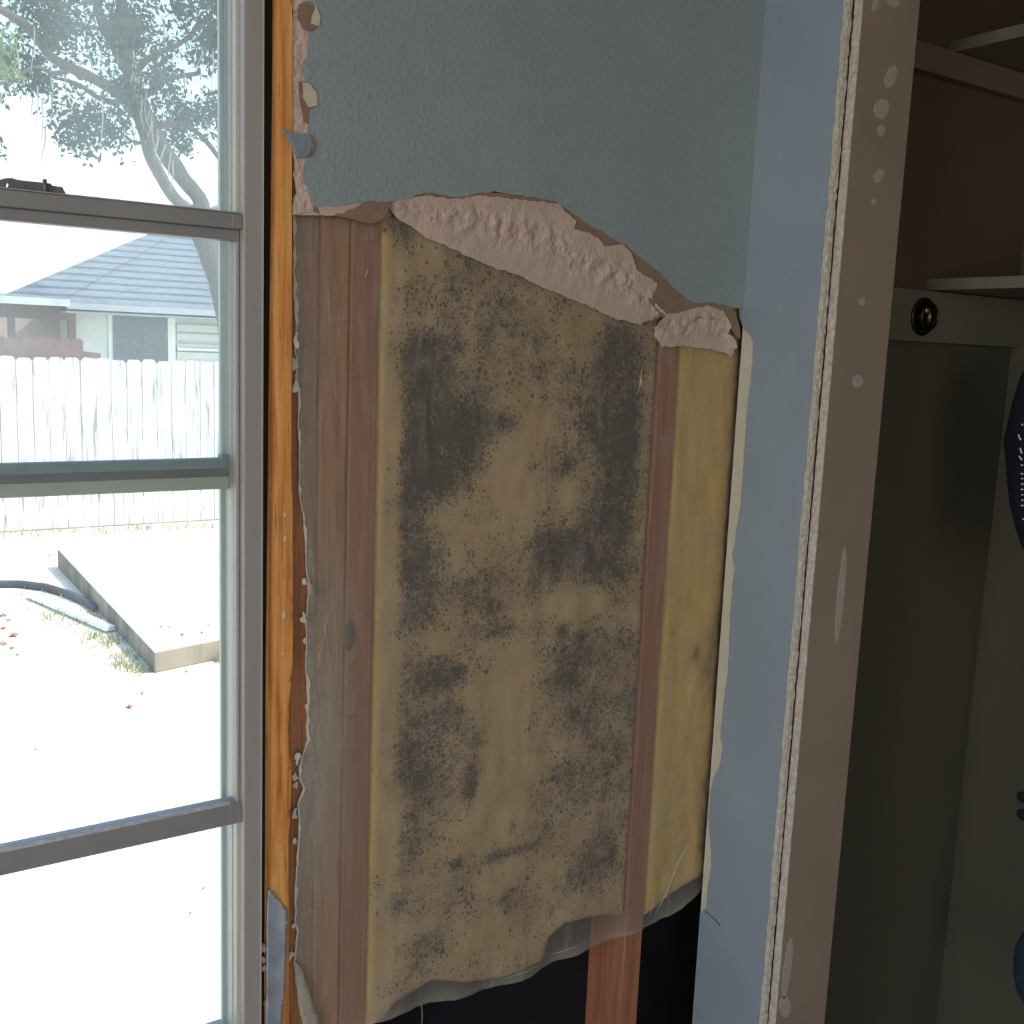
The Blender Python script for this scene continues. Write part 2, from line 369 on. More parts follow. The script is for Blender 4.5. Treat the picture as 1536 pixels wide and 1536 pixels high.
MB().box((xa + .05, YF - .06, za + .05), (xb - .05, YF - .056, zb - .05)).build('pane', MT['glass'], w3)
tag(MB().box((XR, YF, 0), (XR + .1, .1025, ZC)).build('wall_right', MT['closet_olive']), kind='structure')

# exterior sheathing with the window opening
WXL, WXR, WZB, WZT = -.52, .418, .60, 2.12
m = MB(); y0, y1 = .1025, .118
m.box((XL - .1, y0, -.5), (WXL, y1, ZC)).box((WXR, y0, -.5), (XR + .1, y1, ZC)).box((WXL, y0, -.5), (WXR, y1, WZB)).box((WXL, y0, WZT), (WXR, y1, ZC))
tag(m.build('wall_sheathing', MT['black']), kind='structure')

# ---- back wall: torn blue drywall
edgeL = [(462, -8), (471, 8), (478, 22), (480, 36), (474, 44), (463, 47), (463, 62), (463, 78), (457, 88), (452, 102), (456, 114), (464, 122), (471, 130), (480, 142), (480, 158), (470, 161), (463, 163), (463, 182), (462, 201), (470, 205), (474, 218), (470, 232), (458, 238), (455, 252), (456, 274), (463, 285), (467, 300), (470, 310)]
edgeB = [(490, 309), (510, 308), (530, 304), (560, 302), (582, 303), (612, 301), (624, 294), (640, 288), (656, 291), (690, 296), (716, 290), (742, 288), (780, 293), (835, 303), (860, 320), (880, 335), (905, 349), (935, 366), (960, 385), (985, 405), (1010, 430), (1030, 448), (1046, 455), (1070, 453), (1086, 458), (1101, 462)]
el = rough(wall_px(edgeL), .0016, .003, 3.1, False); eb = rough(wall_px(edgeB), .0016, .003, 5.7, False)
LX = el[0].x
out = [Vector((LX, ZC - .001))] + list(el) + list(eb) + [Vector((XC - .0005, eb[-1].y)), Vector((XC - .0005, ZC - .001))]
wb = sheet('wall_back', out, lambda u, v: 0.0, .0012, .03, MT['blue'], smooth=False)
tag(wb, kind='structure')
# gypsum behind the painted face (left crumbled edge shows)
coreL = [(438, -8), (441, 20), (437, 45), (439, 80), (436, 110), (440, 130), (437, 160), (439, 190), (441, 205), (438, 225), (443, 245), (441, 262), (446, 278), (444, 292), (440, 310), (441, 322)]
coreB = [(470, 322), (492, 325), (515, 320), (532, 312), (560, 294), (640, 280), (700, 286), (760, 283), (830, 294), (860, 311), (905, 340), (935, 357), (985, 396), (1030, 440), (1098, 452)]
cl = rough(wall_px(coreL), .0022, .0022, 1.3, False); cb = rough(wall_px(coreB), .0022, .003, 2.2, False)
out = [Vector((cl[0].x, ZC - .002))] + list(cl) + list(cb) + [Vector((XC - .001, cb[-1].y)), Vector((XC - .001, ZC - .002))]
xlim = WX(470, 100)
def coref(u, v):
    d = max(0.0, min(1.0, (xlim - u) / (xlim - WX(438, 100))))
    e = max(0., min(1., (Py(480, 330).z - v) / .03 + .2)) if u < WX(590, 310) and v < Py(480, 300).z else 0
    d = max(d, e)
    return .00125 + (d * .0045 + d * .004 * fbm(u * 160, v * 160, .4)) * (1 if d > .02 else 0)
sheet('gypsum_core', out, lambda u, v: max(.00122, coref(u, v)), .0125, .02, MT['gypsum'], wb, smooth=False)
# denser crumbly strip along the window side
strip = list(cl) + [Vector(p) for p in reversed(wall_px([(466, -8), (466, 60), (464, 90), (460, 105), (466, 125), (468, 160), (466, 200), (462, 250), (468, 290), (472, 318)]))]
sheet('crumbled_edge', strip, lambda u, v: .0012 + .0028 * (1 - max(0, min(1, (u - WX(436, 100)) / .024))) + .0016 * fbm(u * 220, v * 220, .7), .009, .0032, MT['gypsum'], wb, smooth=False)
# brown paper exposed along the tear
brown = [(470, 318), (486, 322), (505, 324), (520, 326), (545, 334), (562, 335), (578, 326), (584, 312), (592, 303), (620, 305), (660, 304), (720, 303), (780, 308), (835, 318), (852, 338), (880, 360), (905, 380), (940, 388), (958, 412), (972, 428), (975, 452), (996, 478), (1030, 476), (1090, 478), (1104, 503), (1111, 508), (1111, 490), (1104, 470), (1098, 458), (1060, 448), (1030, 440), (985, 400), (935, 360), (880, 330), (835, 300), (780, 290), (715, 287), (640, 285), (600, 298), (560, 298), (520, 303), (470, 306)]
sheet('brown_paper', rough(wall_px(brown), .0010, .003, 8.8), .0013, .0021, .02, MT['brown_paper'], wb, smooth=False)
for pts in ([(448, 6), (462, 2), (472, 14), (478, 30), (476, 42), (464, 47), (455, 42), (446, 26)], [(448, 122), (458, 122), (466, 132), (474, 146), (472, 160), (464, 165), (462, 186), (456, 180), (450, 150)]):
    sheet('brown_paper', rough(wall_px(pts), .0008, .0025, 4.4), -.0006, .0013, .006, MT['brown_paper'], wb, smooth=False)
for pts in ([(468, 24), (473, 8), (480, 26), (478, 40), (466, 36)], [(454, 124), (464, 126), (474, 140), (476, 158), (462, 162), (454, 146)]):
    sheet('peeled_paper', rough(wall_px(pts), .0006, .002, 2.4), -.0014, -.0008, .005, MT['paper_white'], wb, smooth=False)
# blue flake pushed in at the edge
fl = [(422, 194), (432, 199), (442, 201), (456, 200), (466, 206), (469, 218), (464, 230), (455, 237), (445, 236), (438, 225), (434, 212)]
sheet('paint_flake', rough(wall_px(fl), .0006, .002, 9.), lambda u, v: -.0075 + (u - WX(422, 215)) * .17 + .0005 * fbm(u * 60, v * 60), .0008, .005, MT['blue_smooth'], wb, smooth=False)
fl = [(464, 201), (471, 208), (473, 218), (470, 230), (464, 236), (467, 224), (468, 212)]
sheet('brown_paper', rough(wall_px(fl), .0006, .002, 7.), -.0016, .0004, .004, MT['brown_paper'], wb, smooth=False)
# broken gypsum faces
g1 = [(583, 304), (604, 300), (622, 297), (640, 292), (662, 297), (690, 299), (720, 293), (760, 297), (800, 302), (838, 305), (850, 320), (864, 332), (862, 344), (880, 348), (898, 358), (906, 369), (932, 366), (946, 378), (952, 392), (954, 404), (974, 418), (986, 424), (984, 436), (978, 444), (986, 458), (996, 468), (1000, 473), (985, 480), (966, 487), (930, 478), (880, 455), (830, 435), (780, 411), (740, 399), (690, 375), (646, 357), (632, 346), (602, 327)]
def slope_front(poly):
    us = poly
    def f(u, v):
        # vertical position between top and bottom of the outline at this u
        zs = []
        n = len(us)
        for i in range(n):
            a, b = us[i], us[(i + 1) % n]
            if (a[0] - u) * (b[0] - u) <= 0 and a[0] != b[0]: zs.append(a[1] + (b[1] - a[1]) * (u - a[0]) / (b[0] - a[0]))
        t = 0.5
        if len(zs) >= 2: t = (max(zs) - v) / max(1e-5, max(zs) - min(zs))
        t = max(0, min(1, t)); band = math.exp(-((t - .42) / .22) ** 2)
        nb = fbm(u * 70, v * 70, 1.7, 5); nf = fbm(u * 260, v * 260, .3, 4)
        return -.0008 + .0095 * t ** 1.3 + .0040 * band * nb + .0005 * nf
    return f
for g, sd_ in ((g1, 1.0), ([(985, 491), (1000, 471), (1020, 469), (1040, 462), (1062, 459), (1084, 466), (1090, 476), (1097, 488), (1094, 500), (1104, 512), (1106, 524), (1104, 537), (1092, 529), (1076, 525), (1042, 520), (1000, 520), (991, 506)], 6.0)):
    o2 = rough(wall_px(g), .0020, .0024, sd_); gf = slope_front([tuple(p) for p in wall_px(g)])
    sheet('broken_gypsum', o2, gf, lambda u, v, q=gf: q(u, v) + .0022, .0034, MT['gypsum'], wb, smooth=False)
# rest of the wall around the window (out of frame) and inside the closet
m = MB(); m.box((XL, 0, 0), (WXL - .02, .0127, ZC)).box((WXL - .02, 0, WZT + .02), (LX, .0127, ZC)).box((WXL - .02, 0, 0), (WXR + .005, .0127, WZB - .03))
m.build('drywall', MT['blue'], wb)
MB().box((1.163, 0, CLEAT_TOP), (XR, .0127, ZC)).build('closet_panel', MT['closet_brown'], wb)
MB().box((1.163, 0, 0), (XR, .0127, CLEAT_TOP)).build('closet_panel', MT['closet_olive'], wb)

# ---- partition wall (blue), end of the closet opening
YE = -.141
wp = tag(MB().box((XC, YE, 0), (XC + .0127, -.0003, ZC)).build('wall_partition', MT['paper_white']), kind='structure')
def pmap(px, py): q = Px(px, py, XC); return (q.y, q.z)
peel = [(1108, 470), (1114, 490), (1126, 505), (1130, 512), (1129, 545), (1124, 590), (1120, 625), (1118, 660), (1114, 720), (1111, 760), (1104, 800), (1103, 815), (1098, 832), (1102, 850), (1099, 880), (1096, 920), (1094, 970), (1092, 1010), (1086, 1050), (1083, 1080), (1081, 1108), (1085, 1122), (1080, 1148), (1070, 1168), (1066, 1190), (1063, 1225), (1064, 1250), (1067, 1275), (1067, 1300), (1062, 1330), (1060, 1360), (1052, 1368), (1050, 1372)]
pe = rough([pmap(*p) for p in peel], .0010, .003, 3.3, False)
cut = rough([(-.1385, ZC), (-.1385, 0)], .0020, .004, 7.7, False)
out = [Vector((-.0004, ZC - .002))] + list(pe) + [Vector((-.0004, pe[-1].y - .002)), Vector((-.0004, .002))] + list(reversed(cut))
sheet('blue_paint', out, XC - .0009, XC - .00002, .03, MT['blue_smooth'], wp, mapf=lambda u, v, d: (d, u, v), smooth=False)
# cut gypsum edge facing the opening
gx = [Vector((XC - .0002, ZC)), Vector((XC - .0002, 0)), Vector((XC + .0125, 0)), Vector((XC + .0125, ZC))]
def gedge(u, v):
    return YE - .0018 - .0014 * fbm(u * 200, v * 120, .2, 4) + .0022 * max(0, (XC + .004 - u) / .004)
o2 = rough([(XC - .0003, ZC), (XC - .0003, 0)], .0012, .004, 2.1, False) + rough([(XC + .0120, 0), (XC + .0120, ZC)], .0006, .004, 5.1, False)
sheet('cut_gypsum_edge', o2, gedge, YE + .001, .0031, MT['gyp_white'], wp, smooth=False)
# stud at the end and the tan faced board of the return
MB().box((XC + .0135, YE + .004, 0), (1.268, -.098, ZC)).build('end_stud', MT['stud'], wp)
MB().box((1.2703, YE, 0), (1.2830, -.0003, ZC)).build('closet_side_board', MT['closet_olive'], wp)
TX0, TX1 = 1.1665, 1.2835
tb = MB().box((TX0 + .0012, -.1545, 0), (TX1, -.1415, ZC)).build('return_board', MT['tan'], wp, .0006)
o2 = rough([(-.1548, ZC), (-.1548, 0)], .0007, .004, 1.1, False) + rough([(-.1416, 0), (-.1416, ZC)], .0009, .004, 4.1, False)
sheet('board_edge', o2, lambda u, v: TX0 + .0006 * fbm(u * 200, v * 120, .9), TX0 + .0015, .0031, MT['gyp_white'], wp, mapf=lambda u, v, d: (d, u, v), smooth=False)
def tmap(px, py): q = Py(px, py, -.1545); return (q.x, q.z)
for (x, y, rx, ry, sl) in [(1336, 115, 8, 17, .25), (1322, 163, 11, 15, .1), (1321, 196, 6, 9, 0), (1318, 263, 8, 10, .2), (1286, 572, 8, 10, 0), (1261, 893, 5, 72, .09), (1181, 1452, 6, 46, .12), (1177, 1510, 9, 16, 0), (1313, 8, 5, 10, .2), (1340, 3, 9, 9, 0), (1293, 452, 5, 6, 0), (1311, 303, 4, 5, 0)]:
    pts = [(x + rx * math.cos(t) - sl * ry * math.sin(t), y + ry * math.sin(t)) for t in [i * math.pi / 9 for i in range(18)]]
    sheet('spackle_patch', rough([tmap(*p) for p in pts], .0012, .002, x * .1), -.1552, -.1543, .01, MT['spackle'], wp, smooth=False)
MB().box((XC, -1.95, 2.2), (1.283, YE - .014, ZC)).build('header', MT['blue'], wp)
MB().box((XC, YF, 0), (1.283, -1.95, ZC)).build('far_return', MT['blue'], wp)
# fibre stuck on the blue wall
q = [Px(px_, py_, XC - .0014) for px_, py_ in ((1057, 1366), (1066, 1374), (1074, 1381), (1080, 1389))]
tag(MB().tube(q, .0006, 6).build('loose_fibre', MT['thread'], wp))

# ================================================================== WINDOW
wn = tag(empty('window_1', (.0, .05, WZB)), kind='structure')
fx0, fx1 = WX(366, 700, -.004), WX(393.5, 700, -.004)
JX = .4015
m = MB().box((fx0, -.004, WZB), (fx1, .064, WZT)); m.build('frame_jamb', MT['frame'], wn, .0015)
m = MB().box((fx1 - .0012, -.0048, WZB), (fx1 + .0006, .05, WZT)); m.build('caulk_line', MT['frame_lt'], wn)
MB().box((.409, .0645, WZB), (.4262, .1020, WZT)).build('gap_shade_filler', MT['black'], wn)  # added block that keeps outside light from leaking past the frame
MB().box((fx0 - .0012, .010, WZB), (fx0 + .0008, .063, WZT)).build('track_liner', MT['frame_lt'], wn)
for yy, dx, wd in ((.0125, .0030, .002), (.031, .0024, .003), (.056, .0062, .007)):
    MB().box((fx0 - dx, yy, WZB), (fx0, yy + wd, WZT)).build('track_rib', MT['frame_lt'], wn, .0006)
MB().box((WXL, -.004, WZB), (WXL + .03, .064, WZT)).build('frame_jamb', MT['frame'], wn, .0015)
MB().box((WXL + .03, -.004, WZT - .03), (fx0, .064, WZT)).build('frame_head', MT['frame'], wn, .0015)
zs = Py(336, 1527, .062).z
MB().box((WXL + .03, -.002, WZB), (fx0, .064, zs)).build('frame_sill', MT['frame'], wn, .0015)
MB().box((WXL + .03, .028, zs), (fx0, .031, zs + .004)).build('sill_lip', MT['frame_lt'], wn, .001)
XW = WXL + .03
def zz(px, py, y): return Py(px, py, y).z
# middle sash (inner): top rail in two bands, stile, bottom rail, pane
ra_t, ra_m, ra_b = zz(200, 303.5, .002), zz(200, 329, .004), zz(200, 347, .008)
us = MB(); us.box((XW, .002, ra_m), (fx0 - .0002, .030, ra_t)); upper = us.build('meeting_rail', MT['rail'], wn, .0016)
MB().box((fx0 - .011, .0005, ra_m + .001), (fx0 - .0004, .0025, ra_t - .001)).build('rail_end_cap', MT['rail'], wn, .0005)
MB().box((XW, .001, ra_t), (fx0, .0035, ra_t + .0012)).build('rail_lip', MT['frame'], upper)
ls = MB().box((XW, .008, ra_b), (fx0 - .0002, .028, ra_m)).build('lower_sash', MT['rail'], wn, .0012)
rb_t, rb_b = zz(200, 1238, .004), zz(200, 1270, .004)
sx0 = WX(354.5, 700, .008)
MB().box((sx0, .008, rb_t - .002), (fx0 - .0004, .026, ra_b)).build('stile', MT['frame'], ls, .001)
MB().box((XW, .008, rb_t), (XW + .02, .026, ra_b)).build('stile', MT['frame'], ls, .001)
MB().box((XW, .004, rb_b), (fx0 - .0002, .028, rb_t)).build('bottom_rail', MT['rail'], ls, .0012)
MB().box((fx0 - .013, .0032, rb_b + .001), (fx0 - .0006, .0044, rb_t - .0005)).build('rail_end_cap', MT['rail'], ls, .0004)
dl = MB()
for i in range(90):
    x = random.uniform(.1, fx0 - .01); y = random.uniform(.006, .014); r = random.uniform(.0006, .0017)
    dl.tube([(x - r, y, rb_t + .0004), (x + r, y + r * .6, rb_t + .0006)], r * .6, 5)
dl.build('ledge_dust', MT['dust'], ls)
MB().box((XW, .0045, rb_t), (fx0 - .013, .015, rb_t + .0007)).build('dusty_ledge', MT['dust'], ls)
MB().box((XW + .01, .0165, rb_b + .005), (sx0 + .004, .0185, ra_m - .002)).build('pane', MT['glass'], ls)
# upper pane, bottom pane
MB().box((XW + .01, .0345, ra_t - .012), (fx0 - .001, .0365, WZT - .02)).build('pane', MT['glass'], wn)
MB().box((XW + .01, .0345, zs - .004), (fx0 - .001, .0365, rb_b + .004)).build('pane', MT['glass'], wn)
# storm window outside
st_t, st_1, st_2, st_b = [zz(200, y, .042) for y in (691, 707, 719, 739)]
sr = MB().box((XW, .041, st_1), (fx0 - .0045, .055, st_t)).build('storm_rail', MT['storm'], wn, .0012)
MB().box((XW, .045, st_2), (fx0 - .0045, .053, st_1)).build('storm_groove', MT['rail'], sr)
MB().box((XW, .040, st_b), (fx0 - .0013, .0555, st_2)).build('storm_lower_rail', MT['frame_lt'], sr, .0012)
MB().box((fx0 - .010, .0405, st_1), (fx0 - .0013, .0555, st_t + .004)).build('storm_corner', MT['storm'], sr, .0012)
MB().box((XW + .01, .048, st_t - .004), (fx0 - .0016, .0495, WZT - .03)).build('storm_pane', MT['glass_dirty'], wn)
# sash lock on the meeting rail
lk = MB(); lz = ra_t + .0014
def lpt(px, py): q = Py(px, py, .012); return (q.x, q.z)
lo = [(-30, 292), (-30, 266), (-8, 268), (0, 270), (6, 268), (17, 267.5), (24, 270), (38, 272), (60, 274), (75, 276), (77, 279), (92, 281), (97, 290), (98, 300), (70.2, 297), (70.2, 288.4), (72, 287.2), (72, 285.2), (69.6, 285), (68, 287), (69.8, 288.4), (69.8, 297), (10.2, 291), (10.2, 282.2), (12.6, 280), (14.4, 275.6), (13, 273.6), (10, 275), (8, 279.6), (8.6, 282), (9.8, 282.2), (9.8, 291), (0, 290)]
lock = sheet('sash_lock', [Vector(lpt(*p)) for p in lo], .008, .020, .02, MT['dark_metal'], wn, smooth=False)
q1 = Py(68, 290, .006); q2 = Py(67, 269, .006)
MB().tube([q1, q1.lerp(q2, .5), q2], [.0028, .0024, .0018], 8).build('lock_lever', MT['dark_metal'], lock, smooth=True)

# ================================================================== STUDS
def stud(x0, x1, z0, z1, mat, label, bev=.003, y0=.0160, y1=.1020, name='wall_stud'):
    o = MB().box((x0, y0, z0), (x1, y1, z1)).build(name, mat, None, bev)
    return tag(o, label, 'stud')
sx = [WX(437.5, 700, .014), WX(482, 400, .014), WX(527, 400, .014), WX(572.5, 400, .014)]
# orange jamb board with a split edge
ztop, zbot = ZC - .001, .001
pl = WX(409, 300, .004); pr = WX(437, 300, .004)
edge = [(pr, ztop)]
for px_, py_ in [(437, 0), (437, 300), (437, 600), (438, 900), (439, 985), (438, 1000), (436, 1020), (433, 1060), (432, 1090), (434, 1130), (437, 1150), (437, 1180), (435, 1215), (433, 1260), (433, 1320), (433, 1536)]:
    q = Py(px_, py_, .004); edge.append((q.x, q.z))
edge.append((edge[-1][0], zbot))
lft = [(fx1 + .0085, zbot), (fx1 + .0085, .66), (fx1 + .0090, 1.12), (pl, 1.75), (pl, ztop)]
pj = [Vector(p) for p in edge] + [Vector(p) for p in lft]
sheet('gap_shade_filler', [Vector((fx1 + .0008, WZB)), Vector((lft[1][0] - .0005, WZB))] + [Vector((a_ - .0005, b_)) for a_, b_ in lft[1:4]] + [Vector((pl - .0005, WZT)), Vector((fx1 + .0008, WZT))], .0065, .064, .1, MT['gap'], wn, smooth=False)  # dark sheet added in place of the shadow between frame and board
def pinef(u, v):
    t = max(0, min(1, (u - (pl - .002)) / .008)); return .002 + .007 * (1 - t) ** 2 + .0005 * fbm(u * 90, v * 5)
jb = sheet('jamb_board', pj, pinef, .100, .004, MT['pine'])
tag(jb, 'orange pine jamb board standing bare beside the window frame', 'board')
for px_, py_, s in ((427, 772, 3), (427, 808, 3), (426, 922, 4), (424, 980, 2)):
    pts = [Py(px_ + dx_ * s * .5, py_ + dy_ * s, .002) for dx_, dy_ in ((-1, -1), (1, -1.2), (1.1, 1), (-.8, 1.3))]
    sheet('paint_spot', rough([(p.x, p.z) for p in pts], .0006, .001, px_), -.0002 + .0015, .004, .004, MT['white_scrap'], jb, smooth=False)
zL = zbot; zU = ZC - .001
stud(sx[0] + .0004, sx[1] - .0006, zL, zU, MT['stud'], 'brown wall stud touching the orange jamb board, edge bare of plastic', y0=.0175)
stud(sx[1] + .0006, sx[2] - .0006, zL, zU, MT['stud'], 'brown wall stud under plastic, the middle one of three side by side')
stud(sx[2] + .0006, sx[3] - .0004, zL, zU, MT['red_stud'], 'reddish brown wall stud under plastic along the mouldy insulation, with a dark knot', y0=.0166)
rs0, rs1 = WX(990, 560, .014), WX(1018.5, 560, .014)
stud(rs0, rs1, zL, zU, MT['red_stud'], 'reddish wall stud between mouldy and yellow insulation, bare at its foot', .002)
# damp knot on the third stud
kq = Py(526, 955, .0142)
kk = sheet('knot', rough([(kq.x + .007 * math.cos(t) , kq.z + .019 * math.sin(t)) for t in [i * math.pi / 8 for i in range(16)]], .0015, .003, 3.), .01590, .0170, .006, varied('dark_knot', srgb(34, 27, 28), .9, scale=80, amt=.3), [o for o in COL.objects if o.name == 'wall_stud.002'][0], smooth=False)

# ================================================================== INSULATION
ZT = 1.90
def edge_round(u, v, x0, x1, zb, r=.010):
    d = min(u - x0, x1 - u, (v - zb(u)) if zb else 9); t = max(0., min(1., d / r)); return (1 - math.sqrt(max(0, 1 - (1 - t) ** 2)))
bb = [(573, 1540), (590, 1512), (618, 1494), (650, 1474), (700, 1478), (760, 1470), (815, 1446), (826, 1410), (850, 1388), (900, 1377), (946, 1372)]
bx0, bx1 = sx[3] + .0006, rs0 - .0006
bw = wall_px(bb, .018)
def interp(tab, u):
    if u <= tab[0][0]: return tab[0][1]
    for (a, b), (c, d) in zip(tab, tab[1:]):
        if u <= c: return b + (d - b) * (u - a) / (c - a)
    return tab[-1][1]
blobs = [(600, 345, 26, 26, .8), (612, 528, 36, 32, .85), (642, 575, 38, 45, 1.0), (682, 520, 24, 18, .6), (650, 640, 46, 45, .75), (694, 640, 42, 48, .85), (733, 640, 34, 22, .7), (762, 632, 20, 14, .7), (636, 700, 46, 55, .8), (676, 705, 34, 45, .75), (612, 780, 38, 70, .7), (632, 850, 30, 36, .75), (622, 915, 38, 50, .65), (700, 890, 40, 26, .5), (738, 912, 24, 14, .85), (746, 944, 28, 16, .85), (930, 520, 40, 40, .85), (905, 590, 46, 50, .65), (945, 640, 30, 100, .9), (900, 660, 46, 50, .7), (922, 725, 34, 55, .8), (905, 765, 28, 32, .85), (850, 700, 18, 18, .6), (862, 815, 60, 45, .7), (828, 832, 34, 34, .75), (900, 850, 42, 42, .75), (935, 800, 30, 80, .6), (800, 890, 12, 26, .5), (843, 946, 10, 11, 1.1), (872, 955, 14, 9, .9), (862, 985, 36, 30, .6), (846, 1024, 32, 20, .75), (905, 990, 46, 60, .45), (672, 1016, 38, 18, .9), (640, 1000, 40, 36, .5), (636, 1060, 50, 36, .45), (680, 1076, 24, 26, .5), (712, 1108, 18, 18, .6), (640, 1130, 50, 46, .5), (598, 1140, 30, 60, .5), (706, 1178, 12, 40, .95), (640, 1195, 34, 44, .5), (860, 1080, 60, 44, .45), (905, 1150, 46, 70, .5), (848, 1152, 36, 24, .5), (766, 1238, 9, 18, .7), (776, 1275, 34, 9, .8), (744, 1286, 18, 11, .8), (686, 1296, 10, 9, 1.0), (600, 1280, 26, 40, .5), (598, 1362, 34, 26, .6), (905, 1285, 46, 60, .5), (868, 1322, 36, 24, .6), (760, 1352, 14, 22, .6), (640, 1420, 30, 30, .35), (700, 400, 60, 40, .22), (660, 460, 60, 40, .3), (780, 480, 60, 50, .35), (730, 550, 50, 50, .25), (830, 560, 40, 40, .25), (760, 850, 60, 40, .25), (950, 1050, 30, 90, .45), (800, 1080, 30, 60, .2), (700, 1350, 60, 50, .2), (850, 1200, 60, 50, .3), (600, 430, 30, 40, .2)]
neg = [(760, 700, 34, 110, .35), (770, 1130, 50, 110, .35), (770, 1010, 40, 60, .3), (730, 1220, 50, 60, .25), (650, 380, 30, 20, .1), (690, 780, 30, 60, .2), (655, 962, 24, 20, .4), (860, 905, 60, 24, .35), (662, 672, 14, 26, .3), (640, 480, 24, 20, .25), (590, 700, 14, 300, .5), (582, 1200, 14, 320, .5)]
def tow(bl): return [(Py(x, y, .018).x, Py(x, y, .018).z, rx * .00093, ry * .00083, s) for x, y, rx, ry, s in bl]
B1, B2 = tow(blobs), tow(neg)
def mold(u, v):
    d = .20
    for x, z, rx, rz, s in B1:
        q = ((u - x) / rx) ** 2 + ((v - z) / rz) ** 2
        if q < 6: d += s * .60 * math.exp(-q * .9)
    for x, z, rx, rz, s in B2:
        q = ((u - x) / rx) ** 2 + ((v - z) / rz) ** 2
        if q < 6: d -= s * .8 * math.exp(-q)
    if u < bx0 + .016: d -= .4 * (1 - (u - bx0) / .016)
    return max(0., min(.88, d))
out = rough([(bx0, ZT), (bx0, bw[0][1])] + list(bw)[1:-1] + [(bx1, bw[-1][1]), (bx1, ZT)], .0004, .006, 2.)
o = sheet('insulation_batt', out, lambda u, v: .0182 + .010 * edge_round(u, v, bx0 - .002, bx1 + .002, lambda q: interp(bw, q), .012) + .0016 * fbm(u * 14, v * 8, .5) + .0012 * fbm(u * 60, v * 40, .2), .100, .0055, MT['batt_mold'],
          attrs={'mold': mold, 'yellow': lambda u, v: max(0, min(.7, .8 - (u - bx0) / .02)) + .1})
tag(o, 'fibreglass insulation batt blackened with speckled mould under clear plastic', 'insulation')
yx0, yx1 = rs1 + .0006, 1.175
yb = wall_px([(972, 1378), (985, 1368), (1010, 1348), (1030, 1335), (1050, 1322), (1085, 1300)], .018)
yblobs = tow([(1105, 600, 12, 120, .5), (1090, 860, 14, 60, .5), (1068, 1000, 22, 50, .6), (1075, 940, 16, 40, .6), (1045, 980, 8, 22, .7), (1060, 1180, 12, 60, .7), (1052, 1260, 8, 50, .8), (1095, 760, 10, 100, .4), (1008, 950, 5, 5, .6), (1018, 1060, 6, 4, .5), (1030, 900, 14, 30, .25)])
def ymold(u, v):
    d = 0
    for x, z, rx, rz, s in yblobs:
        q = ((u - x) / rx) ** 2 + ((v - z) / rz) ** 2
        if q < 6: d += s * 1.5 * math.exp(-q)
    return max(0, min(1, d * (.7 + .6 * fbm(u * 60, v * 40))))
out = rough([(yx0, ZT), (yx0, yb[0][1])] + list(yb)[1:-1] + [(yx1, yb[-1][1]), (yx1, ZT)], .0004, .006, 4.)
o = sheet('insulation_batt', out, lambda u, v: .0190 + .016 * edge_round(u, v, yx0 - .004, yx1 + .002, lambda q: interp(yb, q), .016) + .0025 * fbm(u * 25, v * 10, 1.5) + .0012 * fbm(u * 60, v * 40, .2), .100, .006, MT['batt_yellow'],
          attrs={'mold': ymold, 'yellow': lambda u, v: .85 + .2 * fbm(u * 12, v * 6, .6)})
tag(o, 'narrow clean yellow insulation batt tucked against the blue partition wall', 'insulation')

# ================================================================== PLASTIC SHEET
pL = [(440, 300), (440, 322), (442, 380), (441, 420), (443, 480), (445, 512), (442, 522), (445, 545), (443, 565), (446, 585), (446, 620), (448, 700), (447, 742), (452, 765), (456, 800), (458, 850), (461, 885), (458, 930), (459, 960), (458, 1000), (461, 1060), (458, 1088), (461, 1108), (452, 1132), (447, 1150), (449, 1168), (453, 1182), (446, 1205), (447, 1230), (446, 1262), (443, 1300), (442, 1340), (441, 1382), (444, 1398), (443, 1420), (440, 1440), (444, 1480), (450, 1520), (456, 1560), (470, 1600)]
pB = [(520, 1572), (556, 1536), (600, 1519), (640, 1506), (700, 1492), (740, 1482), (790, 1466), (830, 1444), (880, 1423), (932, 1404), (950, 1398), (966, 1391), (985, 1384), (1004, 1374), (1030, 1352), (1050, 1338)]
PYB = .0135
pl2 = wall_px(pL, PYB); pb2 = wall_px(pB, PYB)
out = [Vector(p) for p in rough(pl2, .0010, .003, 6.1, False)] + [Vector(p) for p in rough(pb2, .0012, .004, 2.6, False)] + [Vector((1.165, pb2[-1][1] + .012)), Vector((1.165, 1.50)), Vector((1.10, 1.60)), Vector((.95, 1.66)), Vector((.78, 1.70)), Vector((.56, 1.69))]
lz_tab = sorted([(p[1], p[0]) for p in pl2])
bz_tab = [(p[0], p[1]) for p in pb2]
def pfront(u, v):
    base = .0138 + .0007 * fbm(u * 28, v * 7, 2.2, 4) + .0006 * fbm(u * 60, v * 26, 5.2, 3)
    le = u - interp(lz_tab, v)
    if le < .02 and v < 1.5: base -= .003 * (1 - max(0, le) / .02)
    hb = v - interp(bz_tab, u)
    if hb < .05 and u > .56: base += .004 * (1 - max(0, hb) / .05) * math.sin(u * 60) - .002 * (1 - max(0, hb) / .05)
    # bulge of the batt
    return max(.0128 if v > 1.45 else .004, min(.0152, base))
def haze(u, v):
    le = max(0, u - interp(lz_tab, v)); h = .115
    h += .30 * math.exp(-le / .016)
    q = Py(485, 1150); h += .20 * math.exp(-((u - q.x) / .035) ** 2 - ((v - q.z) / .16) ** 2)  # reflected sheen painted in as a milkier patch low on the left
    h += .10 * math.exp(-((v - 1.0) / .35) ** 2) * math.exp(-le / .05)
    hb = max(0, v - interp(bz_tab, u)); h += .16 * math.exp(-hb / .012)
    return h
